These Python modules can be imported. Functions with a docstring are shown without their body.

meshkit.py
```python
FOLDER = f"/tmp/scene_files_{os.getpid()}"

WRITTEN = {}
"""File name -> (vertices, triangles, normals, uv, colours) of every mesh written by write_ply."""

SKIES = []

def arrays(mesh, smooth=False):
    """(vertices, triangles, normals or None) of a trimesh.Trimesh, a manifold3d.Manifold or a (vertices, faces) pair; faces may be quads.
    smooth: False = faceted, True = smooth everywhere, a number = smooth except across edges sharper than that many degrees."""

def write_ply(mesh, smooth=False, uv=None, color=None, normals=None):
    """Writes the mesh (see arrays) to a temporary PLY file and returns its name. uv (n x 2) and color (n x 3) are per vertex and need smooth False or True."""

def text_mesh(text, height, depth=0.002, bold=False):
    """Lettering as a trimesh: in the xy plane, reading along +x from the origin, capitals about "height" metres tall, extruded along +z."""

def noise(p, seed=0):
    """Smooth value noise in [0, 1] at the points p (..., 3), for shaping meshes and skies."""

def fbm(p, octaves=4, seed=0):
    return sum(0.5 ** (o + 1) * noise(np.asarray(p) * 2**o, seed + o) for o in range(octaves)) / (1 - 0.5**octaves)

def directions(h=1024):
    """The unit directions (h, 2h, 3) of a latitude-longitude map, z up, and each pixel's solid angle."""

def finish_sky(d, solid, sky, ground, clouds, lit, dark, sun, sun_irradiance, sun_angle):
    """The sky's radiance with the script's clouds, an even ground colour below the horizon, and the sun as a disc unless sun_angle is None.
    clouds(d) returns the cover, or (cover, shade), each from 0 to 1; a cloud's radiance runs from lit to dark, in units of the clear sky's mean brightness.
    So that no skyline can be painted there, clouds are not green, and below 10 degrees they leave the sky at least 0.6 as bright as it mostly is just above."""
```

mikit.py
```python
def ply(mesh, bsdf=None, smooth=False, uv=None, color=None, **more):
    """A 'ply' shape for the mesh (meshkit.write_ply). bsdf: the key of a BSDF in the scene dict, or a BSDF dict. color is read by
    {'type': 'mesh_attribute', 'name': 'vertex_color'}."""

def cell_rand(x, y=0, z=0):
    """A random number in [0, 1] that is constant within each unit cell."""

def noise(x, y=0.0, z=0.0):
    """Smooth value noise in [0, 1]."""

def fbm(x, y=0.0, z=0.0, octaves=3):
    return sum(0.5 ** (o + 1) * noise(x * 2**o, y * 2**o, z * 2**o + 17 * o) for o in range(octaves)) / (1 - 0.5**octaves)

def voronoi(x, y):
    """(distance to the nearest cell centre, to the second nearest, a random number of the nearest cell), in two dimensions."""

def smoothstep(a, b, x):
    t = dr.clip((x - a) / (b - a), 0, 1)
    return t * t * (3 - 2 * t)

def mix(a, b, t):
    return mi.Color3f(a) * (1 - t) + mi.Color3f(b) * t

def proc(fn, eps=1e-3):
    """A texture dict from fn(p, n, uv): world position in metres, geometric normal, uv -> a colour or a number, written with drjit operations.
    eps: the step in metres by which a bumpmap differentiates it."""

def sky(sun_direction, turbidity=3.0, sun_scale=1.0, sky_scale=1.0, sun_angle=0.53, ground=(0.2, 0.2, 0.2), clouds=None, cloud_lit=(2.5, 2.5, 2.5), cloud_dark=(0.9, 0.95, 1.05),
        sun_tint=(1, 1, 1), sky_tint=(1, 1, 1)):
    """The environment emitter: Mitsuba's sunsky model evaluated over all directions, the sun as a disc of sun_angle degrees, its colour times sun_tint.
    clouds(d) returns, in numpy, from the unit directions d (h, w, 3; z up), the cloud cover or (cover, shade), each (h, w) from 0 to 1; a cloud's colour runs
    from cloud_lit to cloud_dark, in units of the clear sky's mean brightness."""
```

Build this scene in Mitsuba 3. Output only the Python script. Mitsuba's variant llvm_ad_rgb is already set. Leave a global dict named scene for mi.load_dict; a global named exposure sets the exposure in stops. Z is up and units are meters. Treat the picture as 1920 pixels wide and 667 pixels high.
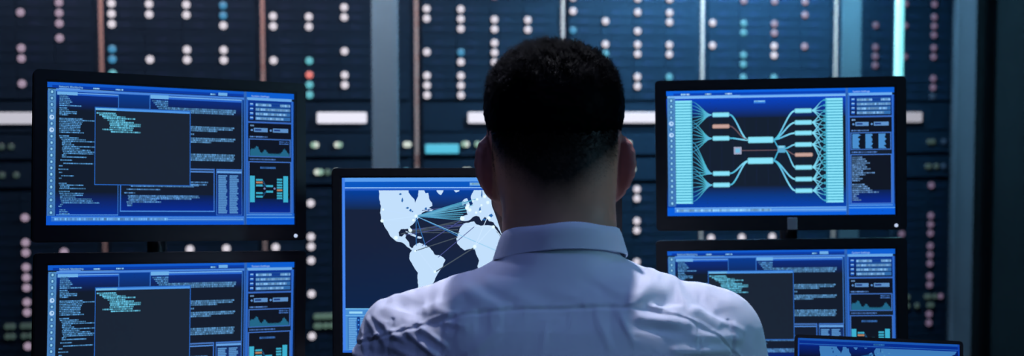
import math, random
import numpy as np
import trimesh
import manifold3d as m3
from scipy import sparse
import mitsuba as mi
import drjit as dr
import mikit, meshkit
from shapely.geometry import Polygon, Point, box as sbox
from shapely.ops import unary_union

T = mi.ScalarTransform4f
rng = np.random.default_rng(7)
random.seed(7)
scene, labels = {}, {}

# ------------------------------------------------------------------ camera, light, exposure
CAM_Z = 1.28
PITCH, ROLL = 0.05175, -0.00097
FOCAL_PX = 2217.0
exposure = 0.0
_f = np.array([0, math.cos(PITCH), -math.sin(PITCH)])
_u = np.cross([1.0, 0, 0], _f)
_up = -math.sin(ROLL) * np.array([1.0, 0, 0]) + math.cos(ROLL) * _u
scene['camera'] = {
    'type': 'thinlens', 'fov': 2 * math.degrees(math.atan(960 / FOCAL_PX)), 'fov_axis': 'x',
    'aperture_radius': 0.0055, 'focus_distance': 1.72, 'near_clip': 0.05, 'far_clip': 60.0,
    'to_world': T().look_at(origin=[0, 0, CAM_Z], target=[float(v) for v in np.array([0, 0, CAM_Z]) + _f], up=[float(v) for v in _up]),
}
# lamps (each one is built as an object further down; brightness is set here)
KEY_POS, KEY_POWER = (0.115, 1.77, 2.14), (2900, 3000, 3500)        # ceiling-hung spot above the desk
RIM_POS, RIM_POWER = (-.75, 2.75, 2.2), (1500, 1600, 2300)            # added rim spot, unseen beyond the left monitors, edges the hair
FILL_POWER = (1.20, 1.80, 4.5)                                      # added fill: dim bluish ceiling panel, lifts the back of the shirt
SIDE_POWER = (4.6, 10.5, 14.5)                                        # added teal side light on the right wall, tints neck and collar
AISLE_POWER = (190.0, 430.0, 580.0)                                     # added teal washer, out of view, brightens the right-hand racks
BEIGE_POWER = (30.0, 25.0, 27.5)                                    # added cool white washer, out of view, lifts the left-hand racks
STRIP_POWER = (0.22, 0.92, 0.98)                                     # cyan light strip


# ------------------------------------------------------------------ helpers
def lin(r, g, b, k=1.0):
    c = np.array([r, g, b], float) / 255
    return [float(v) * k for v in np.where(c < 0.04045, c / 12.92, ((c + 0.055) / 1.055) ** 2.4)]


def rgb(c):
    return {'type': 'rgb', 'value': [float(v) for v in c]}


def area(c, weight=1.0):
    return {'type': 'area', 'radiance': rgb(c), 'sampling_weight': float(weight)}


def num(base, i):
    return base if i == 0 else f'{base}_{i:03d}'


used = set()


def key_for(name, parent=None):
    base = name if parent is None else parent + '__' + name
    k, i = base, 0
    while k in used:
        i += 1
        k = f'{base}_{i:03d}'
    used.add(k)
    return k


def tag(key, label=None, cat=None, group=None, kind=None):
    d = {}
    if label: d['label'] = label
    if cat: d['category'] = cat
    if group: d['group'] = group
    if kind: d['kind'] = kind
    labels[key] = d


def thing(name, label, cat, group=None):
    k = key_for(name)
    tag(k, label, cat, group)
    return k


def put(name, mesh, mat, parent=None, smooth=False, to_world=None, label=None, **more):
    k = key_for(name, parent)
    d = mikit.ply(mesh, mat, smooth, **more)
    if to_world is not None:
        d['to_world'] = to_world
    scene[k] = d
    if label: labels[k] = {'label': label}
    return k


def struct(name, mesh, mat, label=None):
    k = key_for(name)
    scene[k] = mikit.ply(mesh, mat)
    labels[k] = {'kind': 'structure', 'label': label or name.replace('_', ' ')}
    return k


def bx(x0, x1, y0, y1, z0, z1):
    m = trimesh.creation.box([x1 - x0, y1 - y0, z1 - z0])
    m.apply_translation([(x0 + x1) / 2, (y0 + y1) / 2, (z0 + z1) / 2])
    return m


def join(*ms):
    return trimesh.util.concatenate(list(ms))


def rbox(x0, x1, y0, y1, z0, z1, r=0.004, n=8):
    """a rounded box: the hull of eight small spheres"""
    s = m3.Manifold.sphere(r, n)
    c = [s.translate([x, y, z]) for x in (x0 + r, x1 - r) for y in (y0 + r, y1 - r) for z in (z0 + r, z1 - r)]
    m = m3.Manifold.batch_hull(c).to_mesh()
    return trimesh.Trimesh(m.vert_properties[:, :3], m.tri_verts, process=False)


def rrect(w, h, r, cx=0.0, cy=0.0):
    r = min(r, w / 2 - 1e-5, h / 2 - 1e-5)
    return sbox(cx - w / 2 + r, cy - h / 2 + r, cx + w / 2 - r, cy + h / 2 - r).buffer(r, 6)


def extrude_y(poly, y0, y1):
    """shapely polygon in (x, z) as a prism between y0 and y1"""
    m = trimesh.creation.extrude_polygon(poly, y1 - y0, engine='earcut')
    v = m.vertices
    m = trimesh.Trimesh(np.c_[v[:, 0], y1 - v[:, 2], v[:, 1]], m.faces, process=False)
    m.fix_normals()
    return m


def cyl(p0, p1, r, n=16, r1=None):
    p0, p1 = np.array(p0, float), np.array(p1, float)
    L = np.linalg.norm(p1 - p0)
    a = np.arange(n) * 2 * np.pi / n
    r1 = r if r1 is None else r1
    v = np.vstack([np.c_[r * np.cos(a), r * np.sin(a), 0 * a], np.c_[r1 * np.cos(a), r1 * np.sin(a), 0 * a + L], [[0, 0, 0], [0, 0, L]]])
    i = np.arange(n); j = (i + 1) % n
    f = np.vstack([np.c_[i, j, j + n], np.c_[i, j + n, i + n], np.c_[j, i, i * 0 + 2 * n], np.c_[i + n, j + n, i * 0 + 2 * n + 1]])
    z = (p1 - p0) / L
    x = np.cross([0, 0, 1.0] if abs(z[2]) < .9 else [1.0, 0, 0], z); x /= np.linalg.norm(x)
    return trimesh.Trimesh(v @ np.array([x, np.cross(z, x), z]) + p0, f, process=False)


def tube(path, r, n=6):
    p = np.asarray(path, float)
    t = np.gradient(p, axis=0); t /= np.linalg.norm(t, axis=1, keepdims=True) + 1e-12
    ref = np.where(np.abs(t[:, 2:]) < .9, [[0, 0, 1.0]], [[1.0, 0, 0]])
    a = np.cross(t, ref); a /= np.linalg.norm(a, axis=1, keepdims=True)
    b = np.cross(t, a)
    ang = np.arange(n) * 2 * np.pi / n
    rr = np.broadcast_to(r, (len(p),))[:, None, None]
    v = (p[:, None] + rr * (np.cos(ang)[None, :, None] * a[:, None] + np.sin(ang)[None, :, None] * b[:, None])).reshape(-1, 3)
    i, j = np.meshgrid(np.arange(len(p) - 1), np.arange(n), indexing='ij')
    q = np.stack([i * n + j, i * n + (j + 1) % n, (i + 1) * n + (j + 1) % n, (i + 1) * n + j], -1).reshape(-1, 4)
    f = np.vstack([q[:, [0, 1, 2]], q[:, [0, 2, 3]]])
    m = trimesh.Trimesh(v, f, process=False)
    m.fix_normals()
    return m


# ------------------------------------------------------------------ materials
def mat(name, color, rough=0.5, metallic=0.0, spec=0.5, **more):
    scene[name] = {'type': 'twosided', 'bsdf': {'type': 'principled', 'base_color': color if isinstance(color, dict) else rgb(color), 'roughness': rough, 'metallic': metallic, 'specular': spec, **more}}
    return name


def floor_col(p, n, uv):
    s = 0.6
    g = dr.minimum(dr.abs(p.x / s - dr.floor(p.x / s + 0.5)), dr.abs(p.y / s - dr.floor(p.y / s + 0.5))) * s
    t = mikit.fbm(p.x * 9, p.y * 9, 0.0)
    return mikit.mix((.035, .038, .045), (.05, .053, .06), t) * (0.4 + 0.6 * mikit.smoothstep(.001, .004, g))


def wall_col(p, n, uv):
    return mikit.mix((.0050, .0085, .0110), (.0066, .0112, .0145), mikit.fbm(p.y * 2.0, p.z * 2.5, p.x))


mat('m_floor', mikit.proc(floor_col), 0.45)
mat('m_wall', mikit.proc(wall_col), 0.7, spec=.10)
mat('m_ceiling', (.12, .125, .13), 0.9)
mat('m_rack', (.008, .022, .042), 0.5, spec=.28)
mat('m_caddy', (.0072, .0220, .045), 0.5, spec=.28)
mat('m_caddy_b', (.0066, .0204, .042), 0.5, spec=.28)
mat('m_latch', (.0064, .0204, .052), 0.46)
mat('m_beige', (.46, .29, .245), 0.5)
mat('m_grey_strip', (.55, .53, .55), 0.5)
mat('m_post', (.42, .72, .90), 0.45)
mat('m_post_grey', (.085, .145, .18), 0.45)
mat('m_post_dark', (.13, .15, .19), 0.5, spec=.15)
mat('m_black', (.012, .012, .014), 0.35)
mat('m_bezel', (.016, .016, .019), 0.32)
mat('m_bezel_side', (.014, .014, .016), 0.4)
mat('m_led_off', (.03, .03, .035), 0.3)
mat('m_silver', (.55, .57, .6), 0.35, 0.6)
mat('m_desk', (.045, .045, .05), 0.45)
mat('m_steel', (.25, .26, .28), 0.35, 0.9)
mat('m_chair', (.02, .02, .024), 0.7)
mat('m_key', (.018, .018, .02), 0.5)
mat('m_trousers', (.02, .022, .032), 0.8)
mat('m_shoe', (.012, .01, .009), 0.35)
scene['m_display'] = {'type': 'diffuse', 'reflectance': rgb((.012, .012, .016))}
scene['m_lamp'] = {'type': 'diffuse', 'reflectance': rgb((.5, .5, .5))}

# ------------------------------------------------------------------ the room
X0, X1, Y0, Y1, ZC = -3.3, 2.03, -1.7, 6.3, 2.75
struct('floor', bx(X0 - .1, X1 + .1, Y0 - .1, Y1 + .1, -.1, 0), 'm_floor', 'dark tiled raised floor of the server room')
struct('ceiling', bx(X0 - .1, X1 + .1, Y0 - .1, Y1 + .1, ZC, ZC + .1), 'm_ceiling', 'ceiling of the server room')
struct('wall_back', bx(X0, X1, Y1, Y1 + .1, 0, ZC), 'm_wall', 'wall behind the racks')
struct('wall_front', bx(X0, X1, Y0 - .1, Y0, 0, ZC), 'm_wall', 'wall behind the viewer')
struct('wall_left', bx(X0 - .1, X0, Y0, Y1, 0, ZC), 'm_wall', 'dark left wall')
struct('wall_right', bx(X1, X1 + .1, Y0, Y1, 0, ZC), 'm_wall', 'dark right wall beside the racks')

# ------------------------------------------------------------------ lamps out of view: the key spot, and added rim, fill, side and washer lights
def added_panel(x, y, w, d, power, label, weight=1.0, rot=0.0, tilt=0.0, doors=0.0):
    t = thing('added_ceiling_light', label, 'ceiling lamp')
    M = T().translate([x, y, ZC - (.075 if tilt else 0)]).rotate([0, 0, 1], rot).rotate([1, 0, 0], tilt)
    if tilt: put('hanger', join(*[bx(e - .01, e + .01, -.01, .01, 0, .08) for e in (-w * .4, w * .4)]), 'm_black', t, to_world=T().translate([x, y, ZC - .08]).rotate([0, 0, 1], rot))
    fr = join(bx(-w / 2 - .03, w / 2 + .03, -d / 2 - .03, -d / 2, -.07, 0), bx(-w / 2 - .03, w / 2 + .03, d / 2, d / 2 + .03, -.07, 0),
              bx(-w / 2 - .03, -w / 2, -d / 2, d / 2, -.07, 0), bx(w / 2, w / 2 + .03, -d / 2, d / 2, -.07, 0))
    put('frame', fr, 'm_steel', t, to_world=M)
    if doors: put('added_flap', join(bx(w / 2 + .03, w / 2 + .034, -d / 2 - .03, d / 2 + .03, -.05 - doors, 0), bx(-w / 2 - .034, -w / 2 - .03, -d / 2 - .03, d / 2 + .03, -.05 - doors, 0)), 'm_black', t, to_world=M)  # flaps added to stop the washer light spreading sideways
    v = np.array([[-w / 2, -d / 2, -.05], [w / 2, -d / 2, -.05], [w / 2, d / 2, -.05], [-w / 2, d / 2, -.05]])
    put('diffuser', (v, [[0, 2, 1], [0, 3, 2]]), 'm_lamp', t, to_world=M, emitter=area(power, weight))
    return t


added_panel(.0, .62, 1.2, .5, FILL_POWER, 'added dim bluish fill panel on the ceiling above the viewer')
t = thing('added_wall_light', 'added unseen teal side lamp on the right wall', 'wall lamp')
put('frame', join(bx(X1 - .05, X1 - .001, .62, .64, 1.3, 2.0), bx(X1 - .05, X1 - .001, .96, .98, 1.3, 2.0), bx(X1 - .05, X1 - .001, .64, .96, 1.3, 1.32), bx(X1 - .05, X1 - .001, .64, .96, 1.98, 2.0)), 'm_steel', t)
put('diffuser', (np.array([[X1 - .03, .64, 1.32], [X1 - .03, .96, 1.32], [X1 - .03, .96, 1.98], [X1 - .03, .64, 1.98]]), [[0, 2, 1], [0, 3, 2]]), 'm_lamp', t, emitter=area(SIDE_POWER))
added_panel(.98, 4.42, .66, .12, AISLE_POWER, 'added unseen teal wall-washer lamp in front of the right-hand racks', rot=math.degrees(.19165), tilt=50, doors=.40)
added_panel(-1.0, 3.80, 2.4, .12, BEIGE_POWER, 'added unseen cool white wall-washer lamp in front of the left-hand racks', rot=math.degrees(.19165), tilt=50)


def pendant(pos, power, label, aim):
    t = thing('pendant_spotlight', label, 'ceiling lamp')
    aim = np.array(aim); p = np.array(pos)
    z = p - aim; z /= np.linalg.norm(z)
    prof = np.array([[.060, 0], [.060, .13], [.012, .15], [.0001, .15], [.0001, .145], [.011, .145], [.056, .126], [.056, 0], [.060, 0]])
    m = trimesh.creation.revolve(prof, sections=32)
    R = np.eye(4); x = np.cross([0, 1.0, 0], z); x /= np.linalg.norm(x)
    R[:3, 0], R[:3, 1], R[:3, 2] = x, np.cross(z, x), z
    R[:3, 3] = p - z * .08
    m.apply_transform(R)
    put('housing', m, 'm_black', t, smooth=30)
    d = trimesh.creation.cylinder(.019, .004, sections=32); d.apply_transform(trimesh.transformations.translation_matrix([0, 0, .08])); d.apply_transform(R)
    put('bulb', d, 'm_lamp', t, emitter=area(power, 2.0))
    top = p + z * .065
    put('stem', cyl(top, [top[0], top[1], ZC], .008), 'm_black', t)


pendant(KEY_POS, KEY_POWER, 'small black spotlight hung from the ceiling above the desk', (.06, 1.40, 1.05))
pendant(RIM_POS, RIM_POWER, 'added unseen small black rim spotlight hung beyond the left monitors', (.03, 1.5, 1.34))

# ------------------------------------------------------------------ server racks
YAW, RD, U0, UW = 0.19165, 4.81617, -2.18878, 0.6
COLA, COLB = 0.06761 * UW, 0.22864 * UW
ZU, ZL, ZB, PG, PI_ = 1.70957, 0.97918, 0.413, 0.13269, 0.0388      # top row of the upper, lower and bottom drive banks; pitch of a tray, of a row
RACK_TOP, RACK_DEPTH = 2.2, 0.8
ROWS = [ZU - g * PG - i * PI_ for g in (-2, -1, 0, 1, 2) for i in range(3)] + [ZL - g * PG - i * PI_ for g in range(4) for i in range(3)] + [ZB - g * PG - i * PI_ for g in range(2) for i in range(3)]


def rack_frame(u, y=0.0, z=0.0):
    return T().translate([u * math.cos(YAW), RD + u * math.sin(YAW), 0]).rotate([0, 0, 1], math.degrees(YAW)).translate([0, y, z])


def caddy_mesh():
    w, h = COLB - .0025, PI_ - .0008
    a = bx(-.031, w - .031, -.004, .0075, -h / 2, h / 2)
    b = bx(-.027, w - .036, -.0056, -.004, -h / 2 + .004, -h / 2 + .010)
    c = bx(-.012, w - .042, -.0050, -.004, h / 2 - .008, h / 2 - .004)
    return join(a, b, c)


LED_R = 0.0146
led_mesh = trimesh.creation.icosphere(2, LED_R)
led_mesh.vertices[:, 1] *= .35
LEDS = {'white': lin(234, 226, 236, 0.90), 'dim': lin(212, 186, 212, 0.54), 'violet': lin(190, 160, 200, 0.27), 'cyan': lin(95, 185, 212, 0.84), 'blue': lin(75, 158, 205, 0.76),
        'teal': lin(105, 200, 212, 0.84), 'red': lin(240, 130, 122, 0.92), 'green': lin(170, 214, 190, 0.66), 'palegreen': lin(222, 232, 218, 0.88), 'dimgreen': lin(125, 160, 150, 0.17), 'fernlight': lin(130, 170, 150, 0.34), 'dimblue': lin(80, 120, 170, 0.16)}
for n_, c_ in LEDS.items():
    scene['g_led_' + n_] = {'type': 'shapegroup', 'lens': mikit.ply(led_mesh, 'm_led_off', True, emitter=area(c_, 0.0))}
for n_, b_ in (('a', 'm_caddy'), ('b', 'm_caddy_b')):
    scene['g_caddy_' + n_] = {'type': 'shapegroup', 'tray': mikit.ply(caddy_mesh(), b_), 'latch': mikit.ply(bx(.012, .05, -.0052, -.003, -.009, .009), 'm_latch')}


scene['g_tray_bar'] = {'type': 'shapegroup', 'bar': mikit.ply(bx(-UW / 2 + .0235, UW / 2 - .0245, -.0105, .002, -.0072, .0072), 'm_caddy_b')}


def inst(name, parent, group, M):
    k = key_for(name, parent)
    scene[k] = {'type': 'instance', 'g': {'type': 'ref', 'id': group}, 'to_world': M}
    return k


# which lights are lit: (rack, column) -> list of (bank, tray, row, colour);  banks: u upper, l lower, b bottom
W_, D_, V_, C_, B_, R_, Tq = 'white', 'dim', 'violet', 'cyan', 'blue', 'red', 'teal'
LIT = {
    (0, 1): [('u', 0, 0, D_), ('u', 1, 1, D_)], (0, 2): [('u', 0, 1, D_), ('u', 1, 1, D_), ('u', 1, 2, D_), ('u', 2, 1, D_), ('l', 0, 2, D_), ('l', 1, 1, D_), ('l', 1, 2, D_), ('l', 2, 0, D_), ('l', 2, 1, D_), ('l', 2, 2, D_), ('l', 3, 0, D_), ('l', 3, 1, D_), ('b', 0, 0, D_)],
    (0, 3): [('u', 0, 0, D_), ('u', 0, 1, D_), ('u', 0, 2, D_), ('u', 1, 0, D_), ('l', 1, 2, D_)],
    (1, 0): [('u', 0, 0, W_), ('u', 0, 1, W_), ('u', 0, 2, W_), ('u', 1, 1, B_), ('u', 1, 2, B_), ('u', 2, 0, Tq)], (1, 1): [('u', 0, 0, W_), ('u', 0, 1, W_), ('u', 1, 2, W_)],
    (1, 2): [('u', 0, 0, W_), ('u', 0, 1, W_), ('u', 1, 1, W_), ('u', 1, 2, W_), ('l', 1, 2, W_)], (1, 3): [('u', 0, 0, B_), ('u', 0, 1, B_), ('u', 0, 2, W_), ('u', 1, 1, W_), ('u', 1, 2, W_), ('l', 1, 2, W_)],
    (2, 0): [('u', 0, 1, W_), ('u', 0, 2, W_), ('u', 1, 2, W_), ('l', 1, 2, W_)], (2, 1): [('u', 0, 1, W_), ('u', 0, 2, W_), ('u', 1, 2, Tq), ('u', 2, 0, R_), ('u', 2, 1, Tq), ('u', 2, 2, Tq), ('l', 0, 1, W_), ('l', 1, 1, W_), ('l', 1, 2, W_), ('l', 2, 0, W_), ('l', 3, 0, W_), ('b', 0, 0, W_)],
    (2, 2): [('u', 0, 0, W_), ('u', 0, 1, W_), ('u', 1, 1, W_), ('u', 2, 0, W_), ('u', 2, 1, W_)], (2, 3): [('u', 0, 1, D_), ('u', 0, 2, D_), ('u', 1, 2, D_), ('u', 2, 0, R_), ('u', 2, 2, D_)],
    (3, 0): [('u', 0, 0, W_), ('u', 0, 1, W_), ('u', 1, 1, W_), ('u', 2, 0, W_), ('u', 2, 1, W_), ('u', 2, 2, W_)], (3, 1): [('u', 0, 0, W_), ('u', 0, 1, W_), ('u', 0, 2, W_), ('u', 1, 1, B_), ('u', 1, 2, W_), ('u', 2, 0, W_), ('u', 2, 1, W_), ('u', 2, 2, W_)],
    (3, 2): [('u', 0, 1, W_), ('u', 0, 2, W_), ('u', 1, 0, W_), ('u', 1, 1, W_), ('u', 1, 2, W_), ('u', -1, 2, D_)], (3, 3): [('u', 0, 1, W_), ('u', 0, 2, W_), ('u', 1, 1, W_)],
    (4, 0): [('u', -1, 2, W_), ('u', 0, 0, W_), ('u', 0, 2, B_), ('u', 1, 0, B_)], (4, 1): [('u', 0, 1, W_), ('u', 1, 0, W_), ('u', 1, 1, C_), ('u', 1, 2, W_)],
    (4, 2): [('u', -1, 2, W_), ('u', 0, 0, W_), ('u', 0, 2, W_), ('u', 1, 0, W_), ('u', 1, 1, W_), ('u', 2, 0, W_), ('u', 2, 1, W_), ('l', 0, 0, W_), ('l', 0, 1, W_), ('l', 1, 0, W_), ('l', 1, 1, W_), ('l', 2, 1, W_)],
    (4, 3): [('u', -1, 2, W_), ('u', 0, 0, W_), ('u', 0, 1, W_), ('u', 1, 0, W_), ('u', 1, 1, W_), ('u', 2, 0, C_)],
    (5, 0): [('u', 0, 1, W_), ('u', 1, 0, W_), ('l', 1, 2, W_)], (5, 1): [('u', -1, 2, D_), ('u', 0, 1, C_), ('u', 0, 2, C_), ('u', 1, 1, C_), ('u', 1, 2, C_), ('u', 2, 0, C_), ('l', 1, 2, W_)],
    (5, 2): [('u', -1, 2, D_), ('u', 0, 1, D_), ('u', 0, 2, D_), ('u', 1, 0, W_), ('u', 1, 1, W_), ('u', 2, 0, C_), ('l', 1, 2, W_)], (5, 3): [('u', -1, 2, D_), ('u', 0, 0, D_), ('u', 1, 0, D_)],
    (6, 1): [('u', 0, 1, V_), ('u', 1, 0, V_), ('u', 1, 1, V_), ('u', 1, 2, V_)], (6, 2): [('u', -1, 2, V_), ('u', 0, 1, V_), ('u', 1, 1, V_), ('l', 1, 1, 'dimblue'), ('l', 1, 2, V_)],
    (6, 3): [('u', -1, 2, V_), ('u', 0, 0, V_), ('u', 0, 1, V_), ('u', 0, 2, V_), ('u', 1, 0, V_), ('u', 1, 1, V_), ('u', 2, 0, V_), ('u', 2, 1, V_), ('u', 2, 2, 'dimblue'), ('l', 0, 0, V_), ('l', 1, 0, V_), ('l', 1, 1, V_), ('l', 1, 2, V_), ('l', 2, 0, V_), ('l', 2, 1, V_), ('l', 2, 2, V_), ('l', 3, 0, V_), ('l', 3, 1, V_), ('b', 0, 0, V_), ('b', 0, 1, V_)],
}
BANK = {'u': ZU, 'l': ZL, 'b': ZB}
Z1, Z2, Z3 = 1.170, 1.063, 0.472                                     # the three switch panels' light rows
PORTS = {   # rack: (offset along the rack, row height, colour)
    0: [(.238, Z1, 'dimgreen'), (.272, Z1, 'dimgreen'), (.238, Z2, 'dimgreen'), (.288, Z2, 'dimgreen'), (.244, Z3 + .019, 'dimgreen'), (.262, Z3 + .019, 'dimgreen'), (.244, Z3 - .019, 'dimgreen'), (.262, Z3 - .019, 'dimgreen'), (.30, Z3 + .019, 'dimgreen'), (.318, Z3 + .019, 'dimgreen'), (.332, Z3 + .019, 'dimgreen'), (.302, Z3 - .019, 'dimgreen'), (.326, Z3 - .019, 'dimgreen')],
    2: [(.192, Z1, 'green'), (.200, Z1, 'palegreen'), (.283, Z1, 'palegreen'), (.292, Z1, 'green'), (.432, Z1, 'cyan'), (.555, Z1, 'palegreen'), (.565, Z1, 'palegreen'),
        (.204, Z2, 'palegreen'), (.217, Z2, 'green'), (.245, Z2, 'fernlight'), (.280, Z2, 'palegreen'), (.43, Z2, 'dimgreen'), (.555, Z2, 'cyan')]
       + [(.196 + .012 * i, Z3 + .019, 'fernlight') for i in range(8)] + [(.196, Z3 - .019, 'fernlight'), (.208, Z3 - .019, 'fernlight'), (.232, Z3 - .019, 'fernlight'), (.255, Z3 - .019, 'fernlight'), (.277, Z3 - .019, 'fernlight')],
    3: [(.190, Z1, 'green'), (.199, Z1, 'palegreen'), (.244, Z1, 'green'), (.270, Z1, 'palegreen'), (.277, Z1, 'green'), (.193, Z2, 'palegreen'), (.208, Z2, 'palegreen')],
    4: [(.260, Z1, 'palegreen'), (.278, Z1, 'palegreen'), (.295, Z2, 'palegreen')],
    6: [(.437, Z1, 'dimgreen'), (.456, Z1, 'dimgreen'), (.508, Z1, 'dimblue'), (.43, Z2, 'dimgreen'), (.44, Z2, 'dimgreen'), (.473, Z2, 'dimgreen'), (.508, Z2, 'dimblue'),
        (.333, Z3 + .019, 'dimgreen'), (.347, Z3 + .019, 'dimgreen'), (.347, Z3 - .019, 'dimgreen'), (.392, Z3 - .019, 'dimgreen'), (.437, Z3 + .019, 'dimgreen'), (.45, Z3 + .019, 'dimgreen'), (.478, Z3 + .019, 'dimgreen'), (.45, Z3 - .019, 'dimgreen'), (.463, Z3 - .019, 'dimgreen'), (.505, Z3 + .019, 'violet')],
}
RACK_LABEL = [
    'dark server rack at the far left edge, with dim pinkish lights',
    'server rack behind the two stacked left monitors, with blue lights above them',
    'server rack with the one red light, just right of the two left monitors',
    'server rack with the short cyan bar, right of the wide grey-blue post',
    'server rack directly behind the head of the man',
    'teal-lit server rack directly behind the upper right monitor',
    'dark server rack with dim violet lights behind the vertical cyan light tube',
]
bar_emit = area(lin(238, 236, 250, 1.9), 0.0)
for k in range(7):
    u = U0 + UW * k
    t = thing('server_rack', RACK_LABEL[k], 'server rack', 'row of server racks')
    F = rack_frame(u)
    put('cabinet', join(bx(.001, .022, .0, RACK_DEPTH, 0, RACK_TOP), bx(UW - .022, UW - .001, .0, RACK_DEPTH, 0, RACK_TOP), bx(.022, UW - .022, .002, RACK_DEPTH, .0, RACK_TOP), bx(.001, UW - .001, 0, RACK_DEPTH, RACK_TOP, RACK_TOP + .03)), 'm_rack', t, to_world=F)
    put('edge_strip', bx(-.0078, .0078, -.005, -.001, .05, RACK_TOP), 'm_beige', t, to_world=F,
        label='copper-coloured upright strip')
    # drive trays
    for r_, z in enumerate(ROWS):
        for c in range(4):
            inst('drive_caddy', t, 'g_caddy_a' if (r_ // 3 + c) % 2 else 'g_caddy_b', rack_frame(u + .012 * 0, 0, 0) @ T().translate([.0235 + .031 + c * COLB, -.006, z]))
    for z in [b - (g - .5) * PG - PI_ for b, n_ in ((ZU, range(-1, 3)), (ZL, range(1, 4)), (ZB, range(1, 2))) for g in n_]:
        inst('tray_bar', t, 'g_tray_bar', F @ T().translate([UW / 2, 0, z]))
    # status lights
    for c in range(4):
        for bank, g, i, colr in LIT.get((k, c), []):
            inst('status_light', t, 'g_led_' + colr, F @ T().translate([COLA + c * COLB, -.014, BANK[bank] - g * PG - i * PI_]))
    # console panel with its white bar, blank panels, switches
    put('console_panel', bx(.024, UW - .024, -.012, .03, 1.222, 1.338), 'm_caddy_b', t, to_world=F)
    put('light_bar', rbox(.205, .400, -.024, -.012, 1.2545, 1.2985, .0058), 'm_led_off', t, to_world=F, emitter={**bar_emit, 'radiance': rgb(lin(238, 236, 250, [.62, .8, .98, .98, .98, .8, .45][k]))}, label='white lit bar')
    for z in (Z1, Z2):
        put('switch_panel', bx(.024, UW - .024, -.012, .03, z - .045, z + .045), 'm_caddy', t, to_world=F)
    put('switch_panel', bx(.024, UW - .024, -.012, .03, Z3 - .036, Z3 + .036), 'm_caddy', t, to_world=F)
    if k == 3:
        put('status_display', rbox(.032, .168, -.024, -.012, Z1 - .037, Z1 + .001, .0058), 'm_led_off', t, to_world=F, emitter=area(lin(85, 196, 226, .95), 0.0), label='cyan lit bar')
    for off, z, colr in PORTS.get(k, []):
        inst('port_light', t, 'g_led_' + colr, F @ T().translate([off, -.016, z]) @ T().scale(.82))
    put('kick_plate', bx(.024, UW - .024, -.004, .03, 0.0, .11), 'm_rack', t, to_world=F)

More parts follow.
